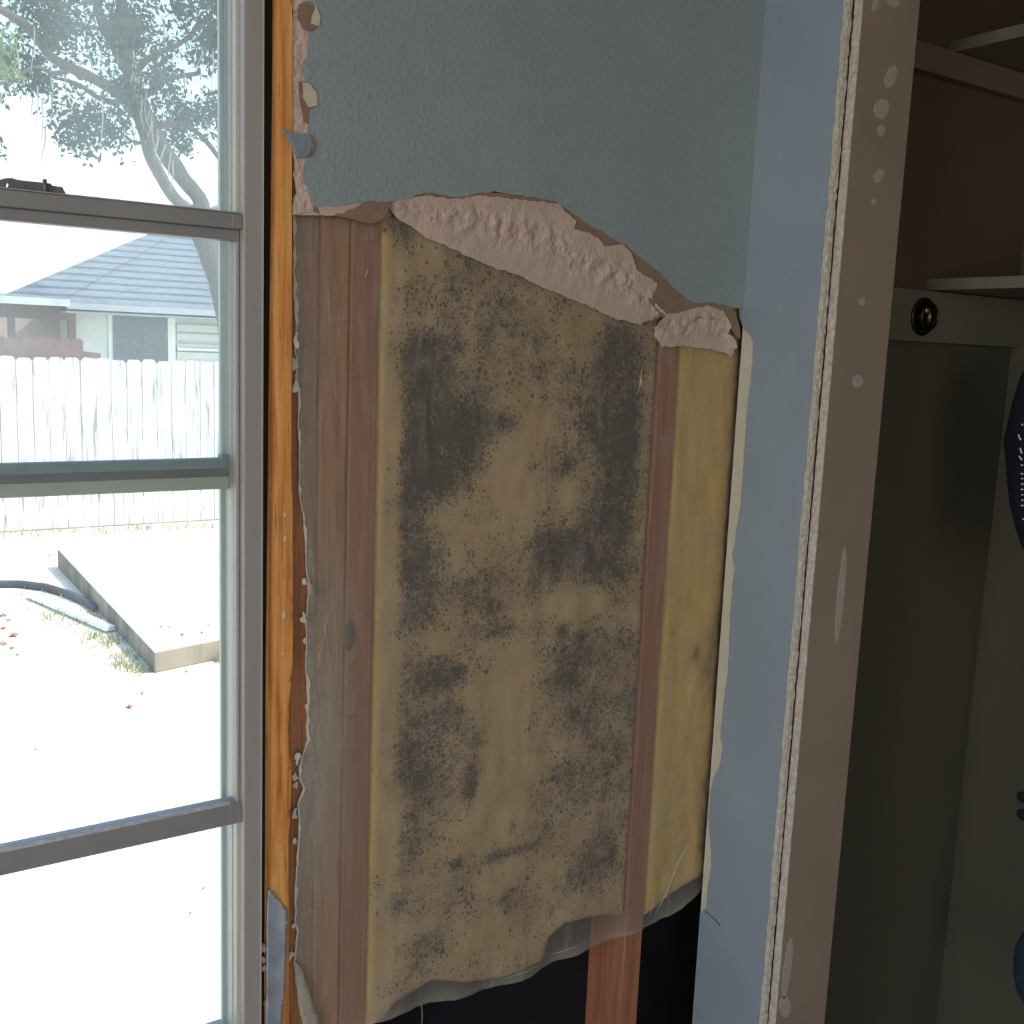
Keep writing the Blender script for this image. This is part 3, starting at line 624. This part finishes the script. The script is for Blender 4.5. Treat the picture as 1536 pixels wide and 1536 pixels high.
ps = sheet('plastic_sheet', out, pfront, lambda u, v: pfront(u, v) + .0003, .0062, MT['plastic'], attrs={'haze': haze})
tag(ps, 'clear plastic vapour barrier stretched over studs and mouldy insulation, ragged at its edges', 'plastic sheet')
# whitish curled edge along the window side
ribs = []
lp = rough(pl2[1:-2], .0012, .0035, 9.4, False)
m = MB(); vs = []; fs = []
for i, p in enumerate(lp):
    wd = .0006 + .0045 * max(0, fbm(p.y * 45, 3.3)) + (.0008 if p.y < 1.1 else 0); yv = pfront(p.x + .001, p.y)
    vs += [(p.x - .0010 + .0012 * fbm(p.y * 160, 1), yv - .0012, p.y), (p.x + wd, yv - .0010, p.y), (p.x + wd, yv - .0006, p.y), (p.x - .0008, yv - .0002, p.y)]
    if i:
        b = (i - 1) * 4
        for j in range(4): fs.append((b + j, b + (j + 1) % 4, b + 4 + (j + 1) % 4, b + 4 + j))
m.add(vs, fs).build('curled_edge', MT['white_scrap'], ps)
for px_, py_, s in ((444, 510, 9), (442, 545, 8), (444, 580, 9), (457, 872, 6), (455, 927, 8), (457, 960, 5), (446, 1140, 9), (443, 1165, 7), (444, 1222, 9), (443, 1262, 5), (440, 1390, 5), (437, 1432, 9), (445, 1180, 6), (459, 1062, 5)):
    q = Py(px_, py_, .006); k = s * .0008
    pts = [(q.x + k * .25 * math.sin(a * 2 + px_) + k * random.uniform(.25, .75) * math.cos(a), q.z + k * random.uniform(.6, 1.5) * math.sin(a)) for a in [i_ * math.pi / 5 for i_ in range(10)]]
    y_ = random.uniform(.004, .008)
    sheet('torn_scrap', rough(pts, k * .15, k * .4, px_), y_, y_ + .0006, .004, MT['white_scrap'], ps, smooth=False)
# folded corner low on the window side
fc = wall_px([(441, 1440), (452, 1452), (468, 1500), (482, 1545), (458, 1560), (447, 1500)], .008)
sheet('folded_corner', rough(fc, .0006, .004, 3.), .0075, .0079, .008, MT['plastic'], ps, attrs={'haze': lambda u, v: .55})
fc = wall_px([(461, 862), (475, 892), (462, 896)], .008)
sheet('folded_corner', rough(fc, .0004, .003, 1.), .0075, .0079, .008, MT['plastic'], ps, attrs={'haze': lambda u, v: .5})
# staples and creases
for px_, py_, a in ((516, 480, .3), (550, 410, 1.2), (517, 797, .1), (547, 918, .2), (524, 1077, .2), (560, 740, .05), (530, 563, .1), (602, 1345, 0.2), (962, 574, 1.5), (964, 1358, .3)):
    q = Py(px_, py_, .009); k = .0042
    d = Vector((math.cos(a), 0, math.sin(a))) * k
    MB().tube([q - d + Vector((0, .003, 0)), q - d, q + d, q + d + Vector((0, .003, 0))], .0006, 6).build('staple', MT['staple'], ps)
def crease(pts, r=.0006, haze_=.6):
    P = [Py(a, b, .010) for a, b in pts]; P = [Vector((p.x, pfront(p.x, p.z) - .0002, p.z)) for p in P]
    o = MB().tube(P, [r * .3] + [r] * (len(P) - 2) + [r * .3], 6).build('crease', MT['plastic'], ps, smooth=True)
    at = o.data.attributes.new('haze', 'FLOAT', 'POINT'); at.data.foreach_set('value', [haze_] * len(o.data.vertices))
crease([(985, 1376), (1000, 1345), (1010, 1320), (1022, 1290), (1045, 1250)], .0008, .8)
crease([(977, 1375), (981, 1360), (984, 1345)], .0007, .8); crease([(970, 1316), (985, 1305), (1003, 1293)], .0007, .6)
crease([(880, 1243), (910, 1236), (948, 1222)], .0009, .45); crease([(452, 1374), (470, 1368), (494, 1361)], .0007, .55)
crease([(830, 1434), (860, 1422), (885, 1410)], .0009, .6); crease([(488, 930), (492, 955), (497, 985)], .0007, .6)
crease([(966, 548), (963, 570), (959, 592)], .0011, .8); crease([(825, 640), (826, 720), (829, 800)], .0007, .3); crease([(800, 1040), (794, 1090), (790, 1140)], .0007, .3)
crease([(448, 1180), (470, 1176), (500, 1182)], .0006, .4); crease([(500, 870), (505, 920), (507, 980), (507, 1060)], .0006, .35)
crease([(760, 1468), (790, 1457), (815, 1445)], .0009, .6)
# thread hanging below the sheet
q1 = Py(632, 1503, .013); q2 = Py(632, 1545, .013)
tag(MB().tube([q1, q1.lerp(q2, .5) + Vector((.0015, 0, 0)), q2, q2 + Vector((.001, 0, -.08))], .0009, 6).build('hanging_thread', MT['fuzz']), 'pale plastic strand dangling below the torn sheet over the dark cavity', 'strand')

# ---- flashing strip and crumbs in the gap by the window
fz = wall_px([(402, 1333), (410, 1340), (420, 1352), (431, 1366), (430, 1400), (428, 1450), (425, 1500), (422, 1545), (416, 1640), (394, 1640), (397, 1545), (399, 1480), (399, 1400), (400, 1350)], .0)
o = sheet('flashing_strip', rough(fz, .0004, .004, 2.), lambda u, v: -.002 + .0022 * math.sin((u - fz[0][0]) * 110) + .0008 * fbm(u * 40, v * 20), lambda u, v: -.0008 + .0022 * math.sin((u - fz[0][0]) * 110) + .0008 * fbm(u * 40, v * 20), .004, MT['flash'])
tag(o, 'scuffed grey metal flashing strip with a slanted top, over the orange jamb board', 'flashing')
for px_, py_, s in ((395, 1422, 5), (395, 1440, 4), (396, 1452, 4), (401, 1505, 6)):
    q = Py(px_, py_, .002); k = s * .0008
    bm = bmesh.new(); bmesh.ops.create_icosphere(bm, subdivisions=2, radius=k)
    for v in bm.verts: v.co *= 1 + .3 * noise.noise(v.co * 400 + Vector((px_, 0, py_))); v.co.z *= 1.4; v.co += q
    me = bpy.data.meshes.new('gypsum_crumb'); bm.to_mesh(me); bm.free()
    tag(link('gypsum_crumb', me, MT['gypsum']), 'larger gypsum crumb stuck on the lower face of the grey flashing' if py_ == 1505 else 'pale gypsum crumb caught in the gap between window frame and flashing', 'crumb', None if py_ == 1505 else 'crumbs beside the flashing')

# ================================================================== CLOSET
SX0 = 1.570
def shelf(z, label): return tag(MB().box((SX0, -.95, z), (XR - .001, -.0005, z + .019)).build('closet_shelf', MT['shelf'], None, .0015), label, 'shelf')
shelf(1.9985, 'upper grey closet shelf resting on the thin brown cleat')
shelf(1.6215, 'lower grey closet shelf resting on the wide cleat with the brass socket')
tag(MB().box((1.2845, -.019, 1.956), (XR - .001, -.0005, 1.997)).build('shelf_cleat', MT['cleat_brown'], None, .001), 'thin brown wooden cleat under the upper closet shelf', 'cleat')
tag(MB().box((1.2845, -.019, 1.536), (XR - .001, -.0005, 1.620)).build('shelf_cleat', MT['shelf'], None, .001), 'wide grey cleat under the lower closet shelf, carrying a brass rod socket', 'cleat')
rc = Py(1383, 475, -.019); 
rsk = empty('rod_socket', rc); tag(rsk, 'round brass closet rod socket screwed to the wide cleat', 'rod socket')
MB().lathe([(0, -.0005), (.030, -.0005), (.0315, -.003), (.030, -.005), (.0215, -.0055), (.0195, -.0045), (.0195, -.0015), (0, -.0015)], rc, (0, 1, 0), 32).build('flange', MT['brass'], rsk, smooth=True)
MB().lathe([(.0195, -.004), (.0215, -.004), (.0220, -.016), (.0205, -.0165), (.0195, -.015), (.0195, -.004)], rc, (0, 1, 0), 32).build('cup', MT['brass'], rsk, smooth=True)
for a in (.9, 3.7):
    c = rc + Vector((.0135 * math.cos(a), -.0018, .0135 * math.sin(a)))
    MB().lathe([(0, -.003), (.0035, -.0025), (.0045, 0)], c, (0, 1, 0), 12).build('screw', MT['staple'], rsk, smooth=True)
# hanging dark bag and blue shirt, mostly beyond the frame
def loft(name, mat, cx, cy, prof, dx, parent, n=28, wob=.006, seed=0.):
    m = MB(); vs = []; fs = []
    for i, (z, hw, k) in enumerate(prof):
        for j in range(n):
            t = 2 * math.pi * j / n; c, s_ = math.cos(t), math.sin(t)
            e = 1 + wob / .1 * noise.noise(Vector((c * 1.5 + seed, s_ * 1.5, z * 6)))
            vs.append((cx + dx * k * math.copysign(abs(c) ** .8, c) * e, cy + hw * math.copysign(abs(s_) ** .9, s_) * (1 + (e - 1) * .25), z))
    K = len(prof)
    for i in range(K - 1):
        for j in range(n): fs.append((i * n + j, i * n + (j + 1) % n, (i + 1) * n + (j + 1) % n, (i + 1) * n + j))
    fs += [tuple(range(n)), tuple(range((K - 1) * n, K * n))]
    return m.add(vs, fs).build(name, mat, parent, smooth=True)
bcx, bcy = 1.52, -.36
def byp(px, py): return Px(px, py, bcx)
prof = []
for px_, py_, k in [(1600, 530, .4), (1545, 545, .7), (1535, 563, .85), (1524, 600, 1), (1516, 635, 1), (1510, 660, 1), (1513, 690, 1), (1515, 720, 1), (1519, 755, 1), (1526, 785, .95), (1535, 818, .8), (1560, 850, .6), (1620, 870, .4)]:
    q = byp(px_, py_); prof.append((q.z, max(.02, q.y - bcy), k))
bag = tag(empty('hanging_bag', (bcx, bcy, prof[-1][0])), 'dark navy cloth bag with white stitching hanging inside the closet', 'bag')
loft('bag_body', MT['navy'], bcx, bcy, prof, .045, bag, wob=.002)
zt = prof[0][0]
MB().tube([(bcx, bcy, zt - .01), (bcx - .002, bcy, 1.58), (SX0 - .016, bcy, 1.62), (SX0 - .013, bcy, 1.655), (SX0 + .01, bcy, 1.6475), (SX0 + .03, bcy, 1.645)], .004, 8).build('hang_loop', MT['navy'], bag, smooth=True)
for i, (px_, py_, ddx, ddy) in enumerate([(1534, 636, 2, 2), (1528, 652, 5, 8), (1532, 672, 3, 8), (1530, 684, 5, 6), (1533, 697, 4, 1), (1533, 710, 4, 1), (1534, 718, 3, 0), (1533.5, 726, 4, 0), (1533, 734, 4, 0), (1534, 742, 3, 0), (1534, 750, 3, 0), (1533, 758, 4, 0), (1535, 778, 3, 1)]):
    def surf(a, b):
        q = Px(a, b, bcx - .035)
        hw = interp(sorted((z, h) for z, h, k in prof), q.z); s_ = min(.98, abs(q.y - bcy) / hw)
        return Vector((bcx - .045 * (1 - s_ ** 2.2) ** .45 - .004, q.y, q.z))
    a, b = surf(px_, py_), surf(px_ + ddx, py_ + ddy)
    MB().tube([a, a.lerp(b, .5) - Vector((.001, 0, 0)), b], .0011, 6).build('stitch', MT['white_thread'], bag)
scx, scy = 1.66, -.42
prof = []
for px_, py_, k in [(1640, 600, .5), (1640, 700, .7), (1640, 1000, .8), (1610, 1180, .9), (1575, 1360, 1), (1535, 1398, 1), (1527, 1412, 1), (1524, 1430, 1), (1524, 1455, 1), (1528, 1478, 1), (1536, 1494, .9), (1580, 1505, .6)]:
    q = Px(px_, py_, scx); prof.append((q.z, max(.03, q.y - scy), k))
sh = tag(empty('hanging_shirt', (scx, scy, prof[-1][0])), 'blue cloth garment hanging low in the closet beneath the navy bag', 'garment')
loft('cloth', MT['denim'], scx, scy, prof, .05, sh, wob=.002, seed=4.)
MB().tube([(scx, scy, prof[0][0] - .01), (scx, scy, 1.56), (SX0 - .012, scy, 1.61), (SX0 - .014, scy, 1.65), (SX0 + .01, scy, 1.6445), (SX0 + .03, scy, 1.6435)], .0025, 8).build('hanger_hook', MT['dark_metal'], sh, smooth=True)
for py_ in (1196, 1222):
    q = Px(1533, py_, scx - .01)
    MB().lathe([(0, -.004), (.008, -.003), (.010, 0), (.008, .003), (0, .004)], q, (1, 0, 0), 14).build('toggle', MT['navy'], sh, smooth=True)
    MB().tube([q, Vector((scx, scy, q.z))], .003, 6).build('toggle_cord', MT['navy'], sh)

# ================================================================== OUTDOORS
tag(MB().box((-40, .12, GZ - .2), (60, 70, GZ)).build('ground', MT['ground']), kind='structure')
# white fence
FY = 10.1; FT = 1.225
fence = empty('picket_fence', (3, FY, GZ)); tag(fence, 'sun bleached white dog-eared picket fence at the end of the yard', 'fence')
pw, gap = .142, .006
x = -3.0; proto = None; i = 0
def picket_mesh(h):
    hw = pw / 2; c = .03
    o = [(-hw, 0), (hw, 0), (hw, h - c), (hw - .02, h - .004), (hw - .035, h), (-hw + .035, h), (-hw + .02, h - .004), (-hw, h - c)]
    vs = [(a, 0, b) for a, b in o] + [(a, .018, b) for a, b in o]; n = len(o)
    me = bpy.data.meshes.new('picket'); me.from_pydata(vs, [], [tuple(range(n)), tuple(reversed(range(n, 2 * n)))] + [((j + 1) % n, j, j + n, (j + 1) % n + n) for j in range(n)])
    me.materials.append(MT['picket']); return me
pm = [picket_mesh(FT - GZ - .02 + d) for d in (0, .006, -.008)]
while x < 7.0:
    o = bpy.data.objects.new('picket', pm[i % 3 if i % 5 else 1]); COL.objects.link(o); o.parent = fence; o.matrix_parent_inverse = fence.matrix_world.inverted()
    o.location = (x, FY + random.uniform(-.004, .004), GZ + .015); o.rotation_euler = (0, random.uniform(-.004, .004), 0); x += pw + gap + random.uniform(-.002, .004); i += 1
for z in (GZ + .3, GZ + .9, GZ + 1.45): MB().box((-3.1, FY + .024, z), (7.1, FY + .062, z + .09)).build('rail', MT['picket'], fence)
# neighbour's brown fence
bf = empty('brown_fence', (2, 13.5, GZ)); tag(bf, 'short brown board fence beyond the white picket fence', 'fence')
bt = Py(60, 506, 13.5).z; x = Py(-30, 520, 13.5).x
xe = Py(108, 520, 13.5).x; bm_ = None
while x < xe:
    if bm_ is None:
        o = MB().box((0, 0, 0), (.145, .018, bt - GZ - .03)).add([(0, 0, bt - GZ - .03), (.145, 0, bt - GZ - .03), (.145, .018, bt - GZ - .03), (0, .018, bt - GZ - .03), (.035, 0, bt - GZ), (.11, 0, bt - GZ), (.11, .018, bt - GZ), (.035, .018, bt - GZ)], [(0, 1, 5, 4), (1, 2, 6, 5), (2, 3, 7, 6), (3, 0, 4, 7), (4, 5, 6, 7)]).build('board', MT['brown_picket'], bf); bm_ = o.data
    else:
        o = bpy.data.objects.new('board', bm_); COL.objects.link(o); o.parent = bf; o.matrix_parent_inverse = bf.matrix_world.inverted()
    o.location = (x, 13.5, GZ); x += .152
q1, q2 = Py(-40, 512, 13.2), Py(150, 534, 13.2)
MB().tube([q1, q2], .05, 4).build('rail', MT['brown_picket'], bf)
# neighbour's house
HY = 19.0
hs = empty('neighbour_house', (6, HY, GZ)); tag(hs, 'neighbouring pale house with grey shingled hip roof behind the fence', 'house')
def hx(px, py=480, y=HY): return Py(px, py, y).x
ez = Py(200, 461, HY).z
x0h, x1h = hx(110), hx(330) + 9
MB().box((x0h, HY, GZ), (x1h, HY + 9, ez + .15)).build('wall', MT['siding'], hs)
MB().box((hx(-60) - 3, HY + 1.2, GZ), (x0h, HY + 9, ez + .15)).build('side_wing', MT['siding2'], hs)
for a, b in ((11, 21), (101, 112)):
    MB().box((hx(a), HY - .1, GZ), (hx(b), HY + .02, ez + .05)).build('post', MT['brown_picket'], hs)
MB().box((hx(-70), HY - .09, Py(50, 478, HY).z), (hx(101), HY + .01, ez + .02)).build('beam', MT['brown_picket'], hs)
def hrect(name, mat, xa, xb, ya, yb, d, par): return MB().box((hx(xa), HY - d, Py((xa + xb) / 2, yb, HY).z), (hx(xb), HY + .02, Py((xa + xb) / 2, ya, HY).z)).build(name, mat, par)
wd = hrect('window', MT['trim_white'], 162, 262, 468, 546, .04, hs)
hrect('pane', MT['dark_win'], 168, 250, 472, 545, .07, wd)
for yy in (490, 503, 518, 530): hrect('siding_board', MT['siding'], 264, 420, yy, yy + 10, .05, hs)
hrect('sill_band', MT['trim_white'], 264, 420, 524, 528, .09, hs)
MB().box((hx(88), HY - .75, ez - .10), (x1h + .6, HY - .70, ez + .01)).build('fascia', MT['fascia'], hs)
MB().box((hx(-90) - 3, HY - .76, ez - .06), (hx(92), HY - .70, ez + .06)).build('fascia', MT['siding'], hs)
MB().box((hx(88), HY - .70, ez - .16), (x1h + .6, HY, ez - .13)).build('soffit', MT['fascia'], hs)
# hip roof: front face, side face
ax, ay = hx(92, 458, HY - .75), HY - .75
run = 4.8; rise = 2.75; ridge_z = ez + rise
xr0 = ax + run; xr1 = x1h + 1
rf = MB().add([(ax, ay, ez), (x1h + 1, ay, ez), (xr1, ay + run, ridge_z), (xr0, ay + run, ridge_z)], [(0, 1, 2, 3)])
rf.add([(ax, ay, ez), (xr0, ay + run, ridge_z), (ax, ay + 2 * run, ez)], [(0, 1, 2)])
rf.add([(x1h + 1, ay + 2 * run, ez), (ax, ay + 2 * run, ez), (xr0, ay + run, ridge_z), (xr1, ay + run, ridge_z)], [(0, 1, 2, 3)])
rf.add([(x1h + 1, ay, ez), (xr1, ay + run, ridge_z), (x1h + 1, ay + 2 * run, ez)], [(0, 1, 2)])
rf.add([(ax, ay, ez - .02), (x1h + 1, ay, ez - .02), (x1h + 1, ay + 2 * run, ez - .02), (ax, ay + 2 * run, ez - .02)], [(0, 3, 2, 1)])
rf.build('roof', MT['shingle'], hs)
bx_ = hx(-6); e2 = ez + .06; ap = Vector((ax, ay, ez)).lerp(Vector((xr0, ay + run, ridge_z)), .92)
MB().add([(bx_, ay, e2), (ax + .02, ay, e2), tuple(ap + Vector((0, -.03, .03))), (bx_ + .3, ay + 1.5, e2 - .1), (ap.x, ap.y, e2 - .1), (ax + .02, ay, e2 - .06), (bx_, ay, e2 - .06)], [(0, 1, 2), (0, 2, 4, 3), (1, 5, 4, 2), (0, 6, 5, 1), (6, 3, 4, 5), (0, 3, 6)]).build('roof', MT['shingle'], hs)
MB().box((bx_ - 6, ay, e2 - .06), (bx_ + .05, ay + 3, e2 + .02)).build('porch_roof', MT['fascia'], hs)

# tree
TY = 14.5
tree = empty('oak_tree', Py(352, 640, TY)); tree.location.z = GZ; bpy.context.view_layer.update()
tag(tree, 'leaning oak tree with forked trunk and hanging moss beyond the fence', 'tree')
def tp(px, py, dy=0): return Py(px, py, TY + dy)
def limb(name, pts, ws, dy0=0, dy1=0, par=tree):
    n = len(pts); P = []; R = []
    for i in range((n - 1) * 4 + 1):
        k = i / 4; a = min(int(k), n - 2); t = k - a
        def cr(f):
            p0, p1, p2, p3 = f(max(a - 1, 0)), f(a), f(a + 1), f(min(a + 2, n - 1))
            return .5 * ((2 * p1) + (p2 - p0) * t + (2 * p0 - 5 * p1 + 4 * p2 - p3) * t * t + (3 * p1 - 3 * p2 + p3 - p0) * t ** 3)
        x_, y_ = cr(lambda q: pts[q][0]), cr(lambda q: pts[q][1]); w_ = cr(lambda q: ws[q])
        d = dy0 + (dy1 - dy0) * k / (n - 1); c = tp(x_ + 1.5 * fbm(k * .9, dy0 * 3, 2), y_, d); P.append(c); R.append(max(.012, w_ * .5 * (TY + d + 1.1) / 1500) * (1 + .12 * fbm(k * 1.7, 4.4, 2)))
    return MB().tube(P, R, 10).build(name, MT['bark'], par, smooth=True)
base = tp(352, 560); gp = Vector((base.x + .15, TY, GZ - .05))
MB().tube([gp, gp.lerp(base, .4), base, tp(345, 480), tp(330, 420), tp(312, 370), tp(298, 335), tp(286, 308)], [.34, .24, .21, .19, .18, .175, .17, .13], 14).build('trunk', MT['bark'], tree, smooth=True)
limb('stem', [(290, 318), (266, 302), (243, 268), (224, 228), (214, 196), (206, 165)], [15, 17, 17, 16, 15, 14])
limb('stem', [(306, 318), (297, 296), (274, 268), (250, 232), (228, 196), (210, 165), (200, 130), (193, 90), (188, 40), (180, -10), (172, -70)], [20, 21, 22, 22, 24, 27, 25, 20, 17, 15, 12], .1, .4)
limb('branch', [(200, 150), (170, 135), (140, 118), (110, 104), (76, 84), (40, 40), (-10, 8)], [15, 15, 14, 13, 12, 11, 9], .2, -.8)
limb('branch', [(193, 110), (176, 78), (160, 50), (148, 18), (136, -30)], [14, 14, 13, 12, 10], .3, .8)
limb('branch', [(203, 110), (222, 88), (244, 76), (268, 66), (300, 40)], [9, 9, 8, 7, 5], .2, -.4)
limb('branch', [(212, 150), (236, 128), (262, 116), (300, 110)], [8, 8, 7, 5], .1, .6)
limb('branch', [(238, 190), (270, 186), (300, 202), (330, 238)], [9, 8, 7, 6], 0, -.6)
limb('branch', [(178, 155), (150, 148), (120, 128), (90, 118)], [8, 7, 6, 4], 0, .5)
limb('branch', [(110, 104), (80, 110), (50, 100), (10, 130)], [7, 6, 5, 4], -.3, -1)
# foliage: clustered small leaves
rnd = random.Random(3)
def foliage(name, mat, centers, n, size, parent):
    vs = []; fs = []
    for i in range(n):
        c, r = rnd.choice(centers)
        while True:
            d = Vector((rnd.gauss(0, .5), rnd.gauss(0, .5), rnd.gauss(0, .42)))
            if d.length < 1.3: break
        p = c + d * r; s_ = size * rnd.uniform(.6, 1.3)
        a = Vector((rnd.gauss(0, 1), rnd.gauss(0, 1), rnd.gauss(0, .7))).normalized(); b = a.orthogonal().normalized(); t = rnd.uniform(0, 6.28); b = (b * math.cos(t) + a.cross(b) * math.sin(t)); e = a.cross(b)
        k = len(vs); vs += [p - b * s_, p + e * s_ * .45, p + b * s_, p - e * s_ * .45]; fs.append((k, k + 1, k + 2, k + 3))
    me = bpy.data.meshes.new(name); me.from_pydata([tuple(v) for v in vs], [], fs); o = link(name, me, mat, parent); o['kind'] = 'stuff'; return o
cen = []
for i in range(900):
    px_ = rnd.uniform(-160, 480); py_ = rnd.uniform(-220, 236)
    low = 236 - 30 * abs(fbm(px_ * .012, 1.2)) * 2
    if py_ > low: continue
    if 30 < px_ < 120 and 120 < py_ < 200 and rnd.random() < .5: continue
    if px_ < 40 and 130 < py_ < 195: continue
    if fbm(px_ * .03, py_ * .03, 7.7, 3) < -.12: continue
    cen.append((tp(px_, py_, rnd.uniform(-1.6, 1.8)), rnd.uniform(.16, .34)))
foliage('foliage', MT['leaf'], cen, 32000, .050, tree)
for i in range(26):
    px_ = rnd.uniform(10, 320); py_ = rnd.uniform(20, 190); L = rnd.uniform(20, 75); d = rnd.uniform(-1.2, .4); dx_ = rnd.uniform(-8, 8)
    MB().tube([tp(px_, py_, d), tp(px_ + dx_ * .3 + 2, py_ + L * .4, d), tp(px_ + dx_, py_ + L, d)], [.010, .009, .004], 5).build('moss_strand', MT['moss'], tree)
for i in range(14):
    k = i / 13; px_ = 196 + 60 * k + rnd.uniform(-6, 6); py_ = 90 + 150 * k; 
    MB().tube([tp(px_, py_, -.25), tp(px_ - 4 + rnd.uniform(-6, 6), py_ + 22, -.3), tp(px_ - 3 + rnd.uniform(-8, 8), py_ + 45, -.28)], [.012, .010, .005], 5).build('moss_strand', MT['moss'], tree)
# bright bush-like tree at the left
t2 = empty('young_tree', Py(-45, 640, 12.2)); t2.location.z = GZ; bpy.context.view_layer.update(); tag(t2, 'bright green young tree at the edge of the oak crown', 'tree')
c2 = Py(-20, 95, 12.2)
MB().tube([Vector((t2.location.x, 12.2, GZ - .05)), Vector((t2.location.x + .05, 12.2, 1.5)), Vector((c2.x - .1, 12.2, c2.z - .3)), c2], [.07, .05, .04, .02], 8).build('trunk', MT['bark'], t2, smooth=True)
foliage('foliage', MT['leaf_lt'], [(Py(px_, py_, 12.2 + rnd.uniform(-.2, .2)), .22) for px_, py_ in [(-60, 60), (-40, 90), (-12, 70), (4, 95), (-20, 120), (8, 60), (-50, 130), (12, 118)]], 500, .04, t2)

# concrete slab
sb = [Pz(87, 852, GZ), Pz(232, 1010, GZ)]
A, B = sb; H = .165
tA = Px(87, 821, A.x); 
dirv = (A - B).normalized(); nrm = Vector((dirv.y, -dirv.x, 0)); fr_ = Pz(345, 986, GZ) - B; fr_.z = 0
Cc = B + fr_.normalized() * 5; Dd = A + fr_.normalized() * 5
slab = MB().add([(A.x, A.y, GZ), (B.x, B.y, GZ), (Cc.x, Cc.y, GZ), (Dd.x, Dd.y, GZ), (A.x, A.y, GZ + H), (B.x, B.y, GZ + H * .78), (Cc.x, Cc.y, GZ + H * .78), (Dd.x, Dd.y, GZ + H)],
    [(0, 3, 2, 1), (4, 5, 6, 7), (0, 1, 5, 4), (1, 2, 6, 5), (2, 3, 7, 6), (3, 0, 4, 7)]).build('concrete_slab', MT['slab'], None, .008)
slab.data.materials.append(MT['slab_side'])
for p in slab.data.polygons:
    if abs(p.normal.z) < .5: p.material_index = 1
tag(slab, 'raised pale concrete slab in the yard, shade coloured into its sides', 'slab')
def gpz(px, py, z): return Pz(px, py, GZ + z)
tag(MB().tube([gpz(-60, 880, .028), gpz(-20, 876, .028), gpz(30, 876, .028), gpz(70, 881, .028), gpz(100, 890, .028), gpz(128, 902, .028), gpz(143, 913, .028)], .030, 12).build('drain_pipe', MT['pipe'], None, smooth=True), 'black flexible drain pipe curving over the ground to the slab', 'pipe')
a, b = gpz(46, 893, .022), gpz(166, 944, .022); d = (b - a).normalized(); n_ = Vector((-d.y, d.x, 0)) * .035; u_ = Vector((0, 0, .02))
tag(MB().add([a - n_ - u_ * .5, a + n_ - u_ * .5, b + n_ - u_ * .5, b - n_ - u_ * .5, a - n_ + u_, a + n_ + u_, b + n_ + u_, b - n_ + u_], [(0, 3, 2, 1), (4, 5, 6, 7), (0, 1, 5, 4), (1, 2, 6, 5), (2, 3, 7, 6), (3, 0, 4, 7)]).build('loose_board', MT['board']), 'thin white board lying on the ground before the drain pipe', 'board')
# fallen leaves
for i, (px_, py_, s) in enumerate([(3, 923, 9), (5, 942, 7), (20, 953, 11), (6, 965, 10), (18, 972, 6), (194, 1060, 8), (213, 1040, 4), (273, 952, 5), (303, 949, 4), (254, 941, 3), (313, 937, 3), (241, 940, 3), (280, 1007, 4), (53, 1125, 3), (322, 822, 6), (74, 833, 3), (305, 1333, 3), (286, 1370, 3), (26, 982, 4), (12, 930, 5)]):
    zz_ = GZ + .006
    on = px_ > 240 and py_ < 955
    if on: zz_ = GZ + H * .78 + .01
    c = Pz(px_, py_, zz_); k = s * (c - CAM).length / 1578 * .55; a0 = random.uniform(0, 6.28)
    vs = []
    for j in range(8):
        t = j * math.pi / 4; r = k * (1 if j % 2 == 0 else .55) * (1.3 if j in (0, 4) else 1); vs.append((c.x + r * math.cos(t + a0), c.y + r * math.sin(t + a0) * 1.6, zz_ + .004 + .25 * k * math.sin(t * 2)))
    vs += [(v[0], v[1], v[2] - .004) for v in vs]
    o = MB().add(vs, [tuple(range(8)), tuple(range(15, 7, -1))] + [((j + 1) % 8, j, j + 8, (j + 1) % 8 + 8) for j in range(8)]).build('fallen_leaf', MT['leaf_brown'])
    lab, grp = ('small dry leaf fallen on the concrete slab', 'leaves on the slab') if on else ('small dry brown leaf fallen on the open bright ground', 'leaves on the open ground')
    if px_ < 30 and py_ < 1000: lab, grp = 'reddish brown leaf in the scatter beside the drain pipe', 'leaves by the drain pipe'
    if (px_, py_) == (194, 1060): lab, grp = 'largest lone brown leaf on the bright ground before the slab', None
    tag(o, lab, 'leaf', grp)
# weeds along slab and fence
def grass(name, pts, n, h, mat, label):
    vs = []; fs = []
    for i in range(n):
        (a, b, rr) = rnd.choice(pts); c = Pz(a + rnd.gauss(0, rr), b + rnd.gauss(0, rr * .35), GZ); t = rnd.uniform(0, 6.28); s_ = h * rnd.uniform(.4, 1.2); d = Vector((math.cos(t), math.sin(t), 0)); wv = Vector((-d.y, d.x, 0)) * s_ * .12; tip = c + d * s_ * rnd.uniform(.3, 1.0) + Vector((0, 0, s_))
        k = len(vs); vs += [c - wv, c + wv, tip]; fs.append((k, k + 1, k + 2))
    me = bpy.data.meshes.new(name); me.from_pydata([tuple(v) for v in vs], [], fs); o = link(name, me, mat); tag(o, label, 'grass', kind='stuff')
grass('grass', [(140, 955, 14), (165, 965, 14), (190, 985, 14), (215, 1006, 10), (150, 925, 16), (120, 935, 14), (60, 900, 20), (185, 1000, 14), (325, 990, 8), (90, 925, 20)], 1100, .04, MT['weed'], 'sparse dry grass and litter along the slab and drain pipe')
grass('grass', [(i * 20, 803 - i * .8, 9) for i in range(-2, 18)], 450, .06, MT['weed'], 'dry grass growing along the foot of the white fence')
